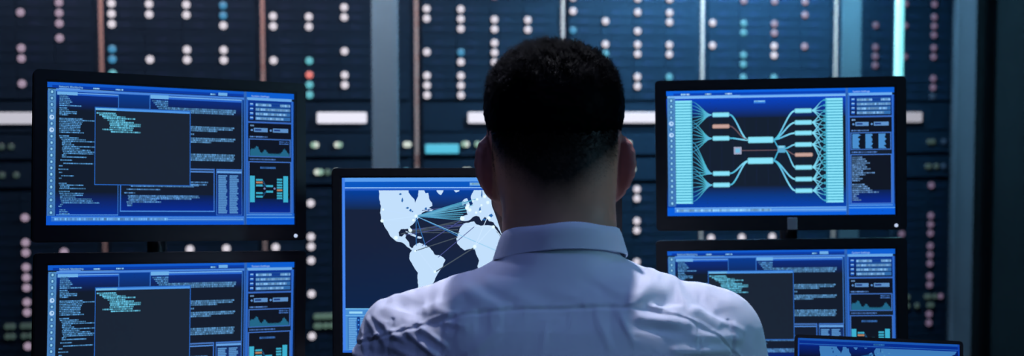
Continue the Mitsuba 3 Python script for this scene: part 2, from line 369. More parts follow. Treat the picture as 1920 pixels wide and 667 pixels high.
# ------------------------------------------------------------------ upright posts and the cyan light tube in front of the racks
def post(x, y, w, d, label, rot=0.0, m='m_post'):
    t = thing('metal_post', label, 'post')
    M = T().translate([x, y, 0]).rotate([0, 0, 1], rot)
    put('shaft', rbox(-w / 2, w / 2, -d / 2, d / 2, .012, ZC - .012, .002), m, t, to_world=M)
    put('foot_plate', bx(-w / 2 - .03, w / 2 + .03, -d / 2 - .03, d / 2 + .03, 0, .012), 'm_steel', t, to_world=M)
    put('top_plate', bx(-w / 2 - .03, w / 2 + .03, -d / 2 - .03, d / 2 + .03, ZC - .012, ZC), 'm_steel', t, to_world=M)


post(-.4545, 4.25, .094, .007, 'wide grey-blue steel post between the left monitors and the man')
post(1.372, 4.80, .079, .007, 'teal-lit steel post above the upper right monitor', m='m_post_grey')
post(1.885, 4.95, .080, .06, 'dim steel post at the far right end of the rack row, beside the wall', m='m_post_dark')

t = thing('light_tube', 'bright vertical cyan light tube above the right end of the upper right monitor', 'light')
put('tube', cyl([1.565, 4.80, 1.02], [1.565, 4.80, ZC - .03], .0175, 20), 'm_lamp', t, smooth=40, emitter=area(STRIP_POWER, 1.0))
put('channel', bx(1.555, 1.575, 4.822, 4.85, 0, ZC), 'm_rack', t)
for z in (1.01, ZC - .03):
    put('end_cap', cyl([1.565, 4.80, z - .012], [1.565, 4.80, z + .01], .021, 20), 'm_black', t)
    put('bracket', bx(1.558, 1.572, 4.79, 4.83, z - .012, z + .008), 'm_black', t)


# ------------------------------------------------------------------ screens: flat print built as layered coloured shapes
class Screen:
    """Layers of flat shapes in units of a w x h screen, origin at the top left, y down."""
    def __init__(self, w, h):
        self.w, self.h, self.v, self.f, self.c, self.n, self.layer = w, h, [], [], [], 0, 0
        self.gain, self.hold, self.a = 1.0, False, 1.0

    def _add(self, v, f, c):
        v = np.array(v, float)
        if self.a != 1:                                               # the layout was measured on a turned screen
            q = v[:, 0] / self.w; v[:, 0] = self.w * q / (self.a - (self.a - 1) * q)
        v = np.c_[np.clip(v[:, 0], 0, self.w), np.clip(v[:, 1], 0, self.h)]
        self.layer += 0 if self.hold else 1
        self.v.append(np.c_[v, np.full(len(v), self.layer)])
        self.f.append(np.asarray(f, int) + self.n)
        self.c.append(np.broadcast_to(np.asarray(c, float), (len(v), 3)))
        self.n += len(v)

    def rect(self, x0, y0, x1, y1, c, c2=None):
        a = lin(*c); b = lin(*(c2 or c))
        self._add([[x0, y0], [x1, y0], [x1, y1], [x0, y1]], [[0, 1, 2], [0, 2, 3]], [a, a, b, b])

    def frame(self, x0, y0, x1, y1, c, t=1.0):
        self.rect(x0, y0, x1, y0 + t, c); self.rect(x0, y1 - t, x1, y1, c); self.rect(x0, y0, x0 + t, y1, c); self.rect(x1 - t, y0, x1, y1, c)

    def poly(self, pts, c):
        p = Polygon(pts).buffer(0)
        for g in getattr(p, 'geoms', [p]):
            if g.is_empty: continue
            v, f = trimesh.creation.triangulate_polygon(g, engine='earcut')
            self._add(v, f, lin(*c))

    def disc(self, x, y, r, c, n=12):
        a = np.arange(n) * 2 * np.pi / n
        self._add(np.c_[x + r * np.cos(a), y + r * np.sin(a)], [[0, i, i + 1] for i in range(1, n - 1)], lin(*c))

    def line(self, pts, w, c, c2=None):
        p = np.asarray(pts, float)
        t = np.gradient(p, axis=0); t /= np.linalg.norm(t, axis=1, keepdims=True) + 1e-9
        n = np.c_[-t[:, 1], t[:, 0]] * (np.broadcast_to(w, (len(p),)) / 2)[:, None]
        v = np.empty((2 * len(p), 2)); v[0::2] = p - n; v[1::2] = p + n
        f = [x for i in range(len(p) - 1) for x in ([2 * i, 2 * i + 2, 2 * i + 1], [2 * i + 1, 2 * i + 2, 2 * i + 3])]
        k = np.repeat(np.linspace(0, 1, len(p)), 2)[:, None]
        self._add(v, f, np.array(lin(*c)) * (1 - k) + np.array(lin(*(c2 or c))) * k)

    def curve(self, a, b, w, c, c2=None, n=12):
        s = np.linspace(0, 1, n); e = s * s * (3 - 2 * s)
        self.line(np.c_[a[0] + (b[0] - a[0]) * s, a[1] + (b[1] - a[1]) * e], w, c, c2)

    def words(self, x0, x1, y, h, c, r):
        """one row of small print: word-like dashes"""
        x = x0
        self.layer += 1
        self.hold = True
        while x < x1 - .6:
            w = min(r.uniform(1.3, 4.6), x1 - x)
            k = r.uniform(.70, 1.12)
            self.rect(x, y - h / 2, x + w, y + h / 2, tuple(min(255, v * k) for v in c))
            x += w + r.uniform(.35, .8)
        self.hold = False

    def text(self, s, x, y, h, c):
        m = meshkit.text_mesh(s, h, .001)
        v = np.asarray(m.vertices); top = v[:, 2] > .0005
        keep = top[m.faces].all(1)
        self._add(np.c_[x + v[:, 0], y - v[:, 1]], m.faces[keep], lin(*c))

    def mesh(self, W, H):
        """local: x right, z up, facing -y"""
        v = np.vstack(self.v); f = np.vstack(self.f); c = np.vstack(self.c) * self.gain
        blue = ((c[:, 2] > 1.45 * c[:, 1]) & (c[:, 2] > .06))[:, None]
        c = c * np.where(blue, np.array([.74, 1.12, 1.0]), np.array([.88, .965, 1.03]))      # the panels' own white point
        p = np.c_[(v[:, 0] / self.w - .5) * W, -v[:, 2] * 5e-6 - .0002, (.5 - v[:, 1] / self.h) * H]
        n = np.cross(p[f[:, 1]] - p[f[:, 0]], p[f[:, 2]] - p[f[:, 0]])
        flip = n[:, 1] > 0
        f[flip] = f[flip][:, ::-1]
        return (p, f), c


def backdrop(s, top=(10, 58, 152), mid=(22, 31, 45), bot=(10, 56, 168)):
    w, h = s.w, s.h
    s.rect(0, 0, w, h, mid)
    s.rect(0, .06 * h, w, .22 * h, top, tuple(int(.85 * b + .15 * a) for a, b in zip(top, mid)))
    s.rect(0, .76 * h, w, .84 * h, mid, tuple(int(.45 * b + .55 * a) for a, b in zip(bot, mid)))
    s.rect(0, .84 * h, w, h, tuple(int(.45 * b + .55 * a) for a, b in zip(bot, mid)), bot)


def side_panel(s, x0, x1, r, charts):
    """the 'System Settings' column on the right of the code and diagram views"""
    k = (x1 - x0) / 91.0
    X = lambda v: x0 + (v - 373) * k
    H = s.h / 261.0
    Yy = lambda v: v * H
    pale, edge = (112, 150, 232), (70, 112, 205)
    s.rect(X(369), 0, X(374.5), s.h, (58, 100, 190)); s.rect(X(371.3), Yy(10), X(372.2), s.h, (30, 50, 110))
    s.rect(X(374), 0, X(464), Yy(11), (16, 92, 216)); s.rect(X(375), Yy(10.5), X(460), Yy(16), (124, 165, 240))
    s.text('System Settings', X(383), Yy(9.2), 3.3 * H, (190, 220, 255))
    s.rect(X(459), Yy(15), X(463), Yy(250), (52, 100, 205)); s.rect(X(374), Yy(15), X(377), Yy(250), (52, 100, 205))
    s.rect(X(377), Yy(16.5), X(459), Yy(58), (14, 52, 150), (18, 24, 46))
    for y, end in ((24.5, 457), (33.5, 457), (42.5, 450), (51.3, 445)):
        s.rect(X(380), Yy(y - 3), X(387), Yy(y + 3), (36, 88, 196)); s.rect(X(381), Yy(y - 2.4), X(386.5), Yy(y), (165, 190, 245))
        s.rect(X(391), Yy(y - 3.6), X(457), Yy(y + 3.6), (58, 104, 176))
        s.words(X(391.5), X(end), Yy(y + .3), 4.2 * H, (152, 176, 236), r)
    s.rect(X(421), Yy(21.5), X(438), Yy(27.5), (22, 60, 150))
    s.rect(X(377), Yy(57.5), X(459), Yy(61), (66, 100, 190))
    s.rect(X(377), Yy(61), X(459), Yy(91), (15, 20, 34))
    s.words(X(381), X(388), Yy(66), 3 * H, (140, 160, 220), r)
    for a, b in ((388, 414), (424, 453)):
        s.rect(X(a), Yy(70.5), X(b), Yy(78.5), (110, 140, 205)); s.rect(X(a + 2), Yy(72.5), X(a + 14), Yy(76), (40, 60, 130))
        s.disc(X(a - 4), Yy(75), 2.2 * H, (110, 140, 210))
    s.words(X(380), X(414), Yy(88), 2.6 * H, (105, 130, 205), r)
    s.frame(X(378), Yy(91.5), X(458), Yy(128), (72, 104, 188), 2.2); s.rect(X(380.2), Yy(93.7), X(455.8), Yy(126), (15, 21, 34))
    if charts:
        for i in range(3):
            a = X(382 + 25.5 * i)
            ys = np.linspace(Yy(95), Yy(125), 24)
            wv = [13 + 4 * math.sin(j * .9) * (r.random()) for j in range(24)]
            s.poly([(a, ys[0])] + [(a + q * k, y) for q, y in zip(wv, ys)] + [(a, ys[-1])], (84, 134, 206))
    else:
        xs = np.linspace(381, 455, 60)
        hh = [5 + 9 * math.exp(-((x - 384) / 6) ** 2) + 14 * math.exp(-((x - 394) / 5) ** 2) + 8 * math.exp(-((x - 409) / 4) ** 2) + 10 * math.exp(-((x - 446) / 5) ** 2) + 2 * math.sin(x * 2.1) for x in xs]
        s.poly([(X(381), Yy(126))] + [(X(x), Yy(126 - v)) for x, v in zip(xs, hh)] + [(X(455), Yy(126))], (42, 100, 140))
        s.words(X(436), X(454), Yy(97), 2 * H, (80, 110, 190), r); s.words(X(436), X(454), Yy(101), 2 * H, (80, 110, 190), r)
    s.words(X(380), X(430), Yy(132.5), 2.6 * H, (92, 118, 196), r)
    s.frame(X(377.5), Yy(136.5), X(459), Yy(239), (76, 110, 200), 2.2); s.rect(X(379.7), Yy(138.5), X(456.8), Yy(210), (16, 21, 32)); s.rect(X(379.7), Yy(210), X(456.8), Yy(237), (14, 30, 76), (10, 40, 150))
    if charts:
        y = 143
        for j in range(23):
            wv = [20, 26, 30, 36, 26, 30, 36, 22, 44, 26, 14, 20, 16, 0, 24, 30, 34, 40, 52, 14, 8, 12, 18][j]
            if wv: s.words(X(381), X(381 + wv), Yy(y), 2.9 * H, (112, 134, 192), r)
            y += 4.0
    else:
        s.words(X(400), X(430), Yy(149), 4 * H, (70, 110, 190), r)
        s.rect(X(380.5), Yy(165), X(389.5), Yy(217), (72, 172, 214)); s.rect(X(443.5), Yy(165), X(452.5), Yy(217), (72, 172, 214))
        for y in (174, 179, 185, 200, 206):
            s.curve((X(404), Yy(y)), (X(412), Yy(185 if y < 190 else 196)), 1.2, (40, 80, 130))
        for y, c in ((173, (70, 165, 205)), (178, (196, 136, 100)), (184, (70, 165, 205)), (199, (70, 165, 205)), (206, (70, 165, 205))):
            s.rect(X(392), Yy(y - 1.8), X(404.5), Yy(y + 1.8), c)
        for y, c in zip((172, 177.5, 183, 188, 193, 199, 204, 209), [(70, 165, 205)] * 4 + [(196, 136, 100)] + [(70, 165, 205)] * 3):
            s.rect(X(431.5), Yy(y - 1.8), X(441.5), Yy(y + 1.8), c)
        for y in (185, 196): s.rect(X(411), Yy(y - 2), X(424), Yy(y + 2), (70, 165, 205))
        s.disc(X(408), Yy(190), 2, (140, 130, 190)); s.disc(X(427), Yy(190), 2, (140, 130, 190))
    s.rect(X(374), Yy(239), X(464), Yy(246), (30, 92, 205)); s.rect(X(374), Yy(241), X(460), Yy(242.3), (120, 160, 240))
    s.rect(X(374), Yy(246), X(464), Yy(248), (96, 150, 240)); s.rect(X(374), Yy(248), X(464), Yy(261), (10, 88, 222))


def icon_column(s, x0, x1, y0, y1, n, r):
    s.rect(x0, y0, x1, y1, (92, 132, 196), (74, 112, 186))
    for i in range(n):
        y = y0 + (i + .5) * (y1 - y0) / n
        x = (x0 + x1) / 2
        if i in (4, 6):
            s.disc(x, y, 4.6, (190, 220, 250)); s.disc(x + .8, y - .6, 1.6, (95, 130, 185))
            continue
        s.disc(x, y, 4.3, (54, 88, 146)); s.disc(x, y, 3.2, (96, 136, 196))
        s.rect(x - 1.2, y - 2.0 + r.uniform(-.4, .4), x + r.uniform(.4, 1.8), y + 1.8, (176, 206, 244))


def code_screen(seed=3):
    r = random.Random(seed)
    s = Screen(464, 261)
    s.a = 1.085
    backdrop(s)
    txt, edge, pale = (98, 142, 206), (56, 104, 196), (104, 146, 232)
    s.rect(0, 0, 374, 9.5, (22, 88, 210)); s.rect(10, 5, 374, 10, (14, 58, 168))
    s.text('Network Monitoring', 22, 9.0, 3.5, (178, 208, 255)); s.rect(22, 10, 62, 11.5, (120, 160, 240))
    s.words(86, 98, 8, 2.8, (165, 195, 250), r); s.words(128, 142, 8, 2.8, (165, 195, 250), r); s.words(306, 316, 8, 2.8, (150, 185, 245), r); s.rect(321, 4, 338, 10, (130, 170, 240))
    s.rect(17, 11, 372, 16, (110, 148, 232), (72, 118, 220)); s.rect(125, 11, 372, 12.5, (60, 110, 220))
    icon_column(s, 2, 17, 12, 244, 20, r)
    # left code window
    s.rect(19, 16.5, 134, 243, (20, 29, 44)); s.rect(19, 16.5, 134, 50, (10, 46, 142), (20, 29, 44)); s.rect(19, 200, 134, 243, (20, 29, 44), (8, 48, 158))
    s.rect(19, 16.5, 57, 22.5, (130, 172, 240)); s.rect(57, 17.5, 134, 19.5, (122, 160, 240)); s.rect(57, 19.5, 134, 22.5, (40, 90, 205))
    s.rect(132.6, 17, 134, 243, (62, 110, 200)); s.rect(19, 241.5, 134, 243, (96, 146, 238))
    A = [(220, 185, 240), (232, 185, 245), (244, 185, 255), (256, 185, 265), (268, 185, 275), (280, 185, 262), (293, 185, 338), (310, 185, 238), (322, 185, 248), (334, 185, 305), (346, 185, 305), (357, 185, 245),
         (383, 185, 345), (393, 185, 430), (405, 185, 345), (417, 185, 340), (429, 185, 332), (441, 185, 330), (453, 185, 328), (465, 185, 330), (478, 185, 355),
         (503, 185, 255), (515, 190, 320), (527, 200, 368), (539, 205, 430), (551, 205, 270), (563, 205, 290), (575, 210, 430), (587, 205, 330), (599, 205, 400), (611, 210, 430), (623, 215, 420), (635, 205, 240), (648, 215, 375)]
    for cy, a, b in A: s.words(a / 3.704 - 26.5, b / 3.704 - 26.5, (cy / 3.704 - 36.5) * .985, 2.3, txt, r)
    Bq = [(18, 205, 375), (40, 195, 275), (62, 215, 420), (80, 185, 210), (103, 182, 250), (125, 185, 210), (148, 200, 288), (165, 185, 205), (200, 185, 240), (212, 190, 355), (224, 195, 260), (235, 190, 368), (255, 185, 260), (268, 190, 355),
          (281, 195, 350), (294, 195, 300), (307, 195, 415), (320, 200, 420), (333, 205, 465), (345, 195, 215), (358, 185, 205), (382, 190, 235), (395, 190, 250), (408, 190, 262)]
    for cy, a, b in Bq: s.words(a / 3.704 - 26.5, b / 3.704 - 26.5, (cy / 3.704 + 133.5) * .985, 2.3, txt, r)
    # right code window
    s.rect(191, 15, 366, 50, (10, 46, 142), (21, 29, 44)); s.rect(191, 50, 366, 154, (21, 29, 44))
    s.rect(191, 15, 227, 22, (130, 172, 240)); s.rect(227, 16, 366, 18.5, (130, 168, 244)); s.rect(227, 18.5, 366, 22, (48, 98, 210))
    s.rect(191, 15, 193, 60, (56, 104, 196)); s.rect(364.8, 15, 366.5, 154, (64, 106, 186))
    for i, y in enumerate((26, 29.5, 33, 36.5, 40)): s.words(196 + 3 * i, 226, y, 2.4, txt, r)
    for y, a, b in ((38.5, 226, 354), (42, 226, 354), (45.5, 226, 350), (73, 269, 352), (76.5, 269, 348), (80, 269, 319), (87, 269, 275), (95, 269, 354), (98.5, 269, 350), (102, 269, 308), (126, 269, 352), (129.5, 269, 350), (133, 269, 352), (136.5, 269, 350)):
        s.words(a, b, y, 3.1, (104, 140, 198), r)
    # lower middle and lower right windows
    s.rect(137, 150, 314, 236, (22, 30, 47)); s.rect(137, 204, 314, 236, (16, 30, 74), (8, 42, 156))
    s.rect(137, 153, 314, 156, (82, 112, 190)); s.rect(137, 158, 314, 160.5, (96, 134, 220)); s.rect(137, 160, 139, 236, (64, 112, 210)); s.rect(312, 153, 314, 236, (64, 104, 200)); s.rect(137, 234.3, 314, 236, (96, 146, 238))
    for cy, a, b in ((206, 665, 1130), (214, 665, 1150), (222, 680, 1120), (245, 650, 885), (270, 635, 715), (290, 660, 1150), (300, 665, 1160), (310, 660, 1100), (320, 665, 860), (333, 650, 890), (345, 655, 690), (358, 655, 690), (190, 930, 1220), (208, 930, 1210)):
        s.words(a / 3.704 - 26.5, min(b / 3.704 - 26.5, 306), (cy / 3.704 + 129) * .995, 2.7, (98, 134, 200), r)
    s.rect(317, 153, 366, 243, (28, 44, 88), (16, 48, 150)); s.rect(317, 153, 366, 156, (82, 112, 190)); s.rect(317, 157, 366, 161, (120, 160, 238)); s.frame(317, 153, 366, 243, (66, 106, 200), 1.3)
    for y in np.arange(165, 239, 3.4):
        s.rect(321, y, 321 + r.uniform(14, 17), y + 2.6, (104, 142, 210)); s.rect(342, y, 342 + r.uniform(13, 18), y + 2.6, (104, 142, 210))
    # pop-up
    s.rect(89, 42, 268.5, 187, (29, 38, 52)); s.rect(89, 42, 268.5, 44, (58, 110, 205)); s.rect(89, 44, 130, 48, (130, 180, 240)); s.rect(130, 44, 268.5, 48, (92, 146, 238))
    s.frame(89, 42, 268.5, 187, (48, 96, 190), 1.6)
    for cy, a, b in ((340, 440, 575), (352, 460, 580), (363, 480, 640), (374, 490, 710), (388, 515, 640), (400, 530, 700), (412, 530, 750), (424, 535, 745), (438, 530, 695), (453, 480, 690), (468, 540, 745)):
        s.words(a / 3.704 - 26.5, b / 3.704 - 26.5, (cy / 3.704 - 38) * .99, 2.8, (104, 190, 216), r)
    # status bar
    s.rect(0, 244, 374, 261, (20, 86, 212)); s.rect(10, 245.5, 372, 247, (100, 142, 232)); s.rect(10, 247, 372, 254, (62, 112, 215)); s.words(16, 226, 250, 4.4, (128, 168, 240), r); s.rect(226, 249.5, 368, 251, (130, 165, 240)); s.rect(0, 255, 374, 261, (14, 84, 220))
    side_panel(s, 373, 464, r, False)
    s.gain = .92
    return s


def diagram_screen():
    r = random.Random(5)
    s = Screen(427, 240.4)
    backdrop(s, top=(8, 64, 196), bot=(6, 70, 200))
    s.rect(0, 0, 343, 9, (14, 92, 222)); s.rect(14, 4.5, 343, 9.5, (12, 62, 180))
    for a, b in ((28, 45), (74, 86), (112, 125)): s.words(a, b, 6.8, 2.8, (180, 205, 255), r)
    s.rect(2, 9.5, 341, 15, (138, 172, 246)); s.rect(140, 9.5, 341, 11, (70, 125, 230))
    icon_column(s, 2, 16.5, 13, 222, 19, r)
    grid = (24, 36, 64)
    for i in range(11):
        s.rect(60 + 22 * i, 50, 60.8 + 22 * i, 182, grid)
    s.rect(166, 20.5, 188, 26, (60, 120, 220)); s.words(167, 187, 22, 2.4, (160, 195, 250), r)
    cy, cyd, orange, od = (146, 232, 248), (70, 158, 196), (212, 166, 152), (112, 86, 92)

    def node(x0, x1, y, h, c):
        e = tuple(int(v * .78) for v in c)
        s.poly([(x0 + 2, y - h / 2), (x1 - 2, y - h / 2), (x1, y - h / 2 + 2), (x1, y + h / 2 - 2), (x1 - 2, y + h / 2), (x0 + 2, y + h / 2), (x0, y + h / 2 - 2), (x0, y - h / 2 + 2)], e)
        s.rect(x0 + 1.5, y - h / 2 + 1.6, x1 - 1.5, y + h / 2 - 1.6, c)
    LH = [(46.8, 21, 73), (92, 60, 117), (159.5, 98, 165), (181.5, 149, 213)]
    for yh, a, b in LH:
        for q, y in enumerate(np.linspace(a, b, 8)):
            s.curve((48, y), (86, yh), np.linspace(1.1, 2.3, 12), (56, 122, 178), (104, 200, 224))
    RH = [(41.6, 22, 62), (64, 44, 96), (84, 60, 118), (106, 84, 146), (149.6, 110, 170), (172, 134, 196), (194, 168, 213)]
    for yh, a, b in RH:
        for y in np.linspace(a, b, 5):
            s.curve((274, yh), (298, y), np.linspace(2.6, 1.1, 12), cy, cyd)
            s.disc(298, y, 2.1, cyd, 8)
    C1, C2 = (154, 202.6, 96), (153, 202, 136)
    for yh in (46.8, 92): s.curve((120, yh), (155, 96), 3.0, (80, 168, 216), cy)
    s.curve((120, 69), (153, 95), 2.2, od)
    for yh in (159.5, 181.5): s.curve((120, yh), (155, 136), 3.0, (80, 168, 216), cy)
    for yh in (41.6, 64, 84): s.curve((202, 96), (243, yh), 3.0, (80, 168, 216), cy)
    s.rect(142, 115.2, 212, 116.8, od)
    s.curve((202, 97), (213, 112), 2.4, (80, 168, 216)); s.curve((202, 135), (213, 117), 2.4, (80, 168, 216))
    s.curve((224, 113), (243, 106), 2.6, (80, 168, 216), cy); s.curve((224, 116), (243, 125.5), 2.0, od); s.curve((224, 117), (243, 149.6), 2.6, (80, 168, 216), cy)
    for yh in (172, 194): s.curve((202, 136), (243, yh), 3.0, (80, 168, 216), cy)
    for yh, *_ in LH: node(87, 120, yh, 9.6, cy)
    for yh, *_ in RH: node(242, 275, yh, 9.4, cy)
    node(87, 120, 69, 8.6, orange); node(242, 276, 125.5, 8, orange)
    node(C1[0], C1[1], 96, 12.6, cy); node(C2[0], C2[1], 136, 12.6, cy)
    s.rect(127.5, 109, 142, 123, (168, 168, 190)); s.rect(130.5, 112, 139, 120, (130, 180, 226)); s.rect(210, 107.5, 224.5, 121, (104, 160, 206)); s.rect(212, 108, 222, 112, (150, 196, 232))
    for x0, x1 in ((17, 49), (300, 332)):
        s.rect(x0, 18.5, x1, 217, cy)
        for y in np.linspace(18.5, 217, 38)[1:-1]:
            s.rect(x0, y - .85, x1, y + .85, (54, 146, 186))
        for y in np.linspace(18.5, 217, 38)[:-1]:
            s.rect(x0 if x0 > 100 else x1 - 3, y + 1, x0 + 3 if x0 > 100 else x1, y + 4.4, (108, 200, 222))
    s.rect(0, 224.5, 343, 240.4, (12, 90, 222)); s.rect(14, 224.5, 341, 226.5, (120, 160, 240)); s.rect(14, 226.5, 341, 234, (86, 132, 228)); s.words(18, 198, 230, 4.4, (164, 192, 246), r); s.rect(198, 229.5, 338, 230.8, (150, 180, 245))
    side_panel(s, 341, 427, r, True)
    return s


NA = [(68, 19), (125, 19), (125, 28), (131, 36), (136, 40.6), (137.5, 47.5), (140, 40.6), (143, 35), (144, 19), (152, 19), (157, 29.5), (162, 28.6), (163.6, 39.4), (169, 47.5), (170, 53), (163, 57), (171.7, 60), (168, 63), (157, 63), (150, 66.3), (146.5, 72.6),
      (139.3, 79.8), (134.8, 86), (127, 92), (129, 96), (131, 101.4), (127, 102), (123, 96), (110.5, 97), (106, 103), (107, 110), (112, 111), (117, 106), (121, 107), (118.5, 113), (125, 121), (126.4, 129), (131, 133), (136, 129), (137, 131), (131, 137), (121.6, 130),
      (113.8, 122.7), (101, 119.6), (90, 110), (85.5, 100.7), (79, 91), (73, 78.7), (71.3, 66), (73, 53.5), (69.7, 41), (70, 30)]
SA = [(134, 129), (139, 125), (145, 122.7), (152, 125), (158, 127.5), (165, 132), (170.4, 138.5), (173.6, 144.8), (182, 146), (189, 149.5), (194, 155), (189, 167), (182, 176.5), (176.5, 186), (171, 198), (164, 212), (156, 228), (150, 242), (146, 236), (143, 215), (141.5, 198), (142, 179), (134.5, 168), (126, 153), (127, 142), (131, 137)]
AFRICA = [(217.7, 107), (221, 96), (228, 87), (238, 85), (248, 82.5), (252, 88), (261, 91), (271, 89.7), (284, 91), (289, 99), (296, 110), (304, 119), (313, 118), (308, 130), (300, 142), (297, 158), (291, 166), (286, 180), (276, 195), (265, 196), (260, 178), (254, 166.8), (257, 156), (252, 145), (249, 135), (240, 134), (230, 137), (222, 131), (216, 124), (214.5, 115)]
EURASIA = [(247, 26), (251, 19), (500, 19), (492, 34), (470, 44), (462, 60), (452, 48), (440, 52), (446, 70), (436, 84), (430, 100), (420, 110), (412, 108), (408, 124), (400, 112), (388, 98), (376, 108), (368, 124), (360, 108), (350, 98), (338, 96), (330, 104), (318, 116), (306, 118), (294, 98), (284, 84), (276, 82), (268, 74), (262, 82), (258, 74), (252, 72), (246, 74), (240, 80), (228, 82), (227, 73), (236, 70), (234, 60), (240, 54), (246, 50), (243, 42), (242.5, 34)]
UK = [(231, 40), (235, 39), (238, 46), (241, 53), (232, 56), (233, 49), (226, 52), (225, 47)]


def map_screen():
    r = random.Random(9)
    s = Screen(506, 329)
    s.rect(0, 0, 506, 329, (22, 32, 56)); s.rect(0, 24, 506, 60, (4, 60, 158), (20, 36, 72)); s.rect(0, 110, 506, 250, (22, 32, 56), (12, 32, 72))
    land = (206, 227, 248)
    rr = random.Random(2)

    def rough(p):
        out = []
        for (a, b), (c, d) in zip(p, p[1:] + p[:1]):
            L = math.hypot(c - a, d - b); n = max(1, int(L / 4))
            for i in range(n):
                f = i / n
                out.append((a + (c - a) * f + (rr.uniform(-.7, .7) if i else 0), b + (d - b) * f + (rr.uniform(-.7, .7) if i else 0)))
        return out
    for p in (NA, SA, AFRICA, EURASIA, UK): s.poly(rough(p), land)
    s.poly([(177, 19), (192, 19), (190, 27), (186, 33), (182, 31), (178, 26)], land); s.poly([(209, 19), (223, 19), (220, 26), (214, 28), (210, 24)], land)
    s.poly([(440, 150), (462, 140), (478, 150), (484, 172), (470, 186), (450, 180), (436, 172)], land); s.poly([(300, 150), (306, 146), (304, 166), (299, 168)], land)
    s.poly([(118, 100), (128, 103), (140, 109), (138, 112), (126, 107)], land); s.poly([(142, 110), (150, 112), (148, 115), (141, 114)], land); s.poly([(430, 118), (440, 122), (436, 134), (426, 128)], land)
    for x, y, w, h in ((121, 56, 5, 3), (127, 60, 4, 4), (131, 63, 3, 2), (156, 57, 4, 4), (161, 60, 4, 3), (112, 40, 3, 7), (108, 30, 4, 3), (265, 78, 6, 3), (277, 70, 7, 5), (258, 58, 3, 8), (262, 27, 2, 12)):
        s.poly([(x, y), (x + w * .6, y - h * .4), (x + w, y + h * .4), (x + w * .5, y + h), (x - .3 * w, y + h * .6)], (44, 96, 172))
    NY = (139, 72.5)
    cyl_, bl, br, pu = (92, 156, 196), (54, 104, 176), (84, 80, 96), (82, 76, 142)
    for a, b, c, w in [((127.5, 99), (226, 84), br, 1.3), ((127.5, 100), (222, 92), br, 1.6), ((127, 98), (228, 88), pu, 1.4), ((128, 101), (218, 98), br, 1.6), ((118, 108), (224, 90), pu, 1.2), ((110, 106), (226, 80), br, 1.5), ((126, 103), (221, 104), br, 1.4),
                       ((137, 138), (217, 112), br, 1.6), ((174, 178), (249, 131), br, 2.0), ((150, 128), (226, 79), pu, 1.4), ((180, 150), (249, 92), pu, 1.3), ((139, 128), NY, bl, 1.2), ((157, 130), NY, bl, 1.4), (NY, (218, 110), bl, 1.6), (NY, (300, 142), (150, 190, 236), 1.0), ((174, 178), (136, 130), (214, 232, 252), 1.0),
                       ((150, 62), (232, 52), pu, 1.2), (NY, (77, 60), (206, 228, 252), 1.2), (NY, (75, 81), (210, 232, 253), 1.4), ((75, 81), (134, 82), (208, 230, 252), 1.0)]:
        s.line([a, b], w, c)
    for i, (x, y) in enumerate([(229, 45), (236, 48), (243, 44), (254, 40), (232, 55), (236, 60), (234, 65), (240, 58), (226, 77), (226, 73), (228, 69), (230, 52), (225, 80), (246, 52)]):
        s.line([NY, (x, y)], [1.6, 1.2], (110, 176, 206) if i % 3 else (74, 130, 186), (96, 160, 200))
    for (a, b) in (((249, 130), (284, 92)), ((249, 130), (276, 68)), ((284, 92), (234, 92)), ((284, 92), (306, 120))):
        s.line([a, b], 1.1, (222, 238, 255))
    glow = (236, 255, 252)
    for x, y, q in ((139, 72.5, 3.8), (134, 80, 3.0), (128, 99, 4.2), (75, 81, 3.8), (77, 60, 2.6), (101, 113, 4.6), (137, 138, 2.4), (174, 177, 3.2), (226, 77, 5.2), (235, 57, 4.5), (240, 61, 4), (237, 53, 3), (254, 41, 3), (249, 130, 4.2), (276, 76, 3.8), (284, 93, 3.6), (262, 52, 2.4), (268, 36, 3.6), (274, 47, 3.8), (260, 64, 2.6), (252, 66, 2.8), (246, 44, 2.2), (289, 40, 3.4), (300, 60, 3)):
        s.disc(x, y, q * .85, glow); s.disc(x, y, q * .55, (250, 255, 255))
    # window chrome
    s.rect(0, 0, 506, 7.6, (104, 150, 238)); s.rect(0, 7.6, 506, 18, (10, 82, 192)); s.rect(0, 18, 506, 20, (158, 180, 250)); s.rect(4, 20, 506, 24, (42, 86, 196))
    s.rect(0, 0, 5, 329, (76, 124, 236)); s.rect(501, 0, 506, 329, (70, 112, 226)); s.rect(240, 9.5, 275, 15.5, (120, 160, 236)); s.words(241, 274, 12, 3, (186, 208, 250), r)
    s.rect(5, 246, 506, 329, (84, 134, 210)); s.rect(5, 246, 506, 248, (130, 180, 240)); s.rect(5, 259, 506, 260.5, (130, 172, 236)); s.rect(12, 252, 37, 256, (176, 204, 246))
    for i in range(12):
        x = 9 + 40 * i
        s.rect(x, 262, x + 36, 323, (66, 112, 190))
        for y in np.arange(264, 322, 3.4):
            s.rect(x + 2, y, x + 17 + r.uniform(-2, 1), y + 2.2, (122, 162, 226)); s.rect(x + 24, y, x + 34, y + 2.2, (116, 156, 222))
        s.rect(x + 18, 262, x + 23, 323, (20, 54, 130))
        for y in np.arange(268, 322, 9): s.disc(x + 20.5, y, 1.6, (70, 140, 235), 8)
    s.rect(0, 325, 506, 329, (46, 100, 214))
    return s


# ------------------------------------------------------------------ monitors
def ypr(y, p, r):
    return T().rotate([0, 0, 1], y).rotate([1, 0, 0], p).rotate([0, 1, 0], r)


def np_ypr(y, p, r):
    return np.array(ypr(y, p, r).matrix)[:3, :3]


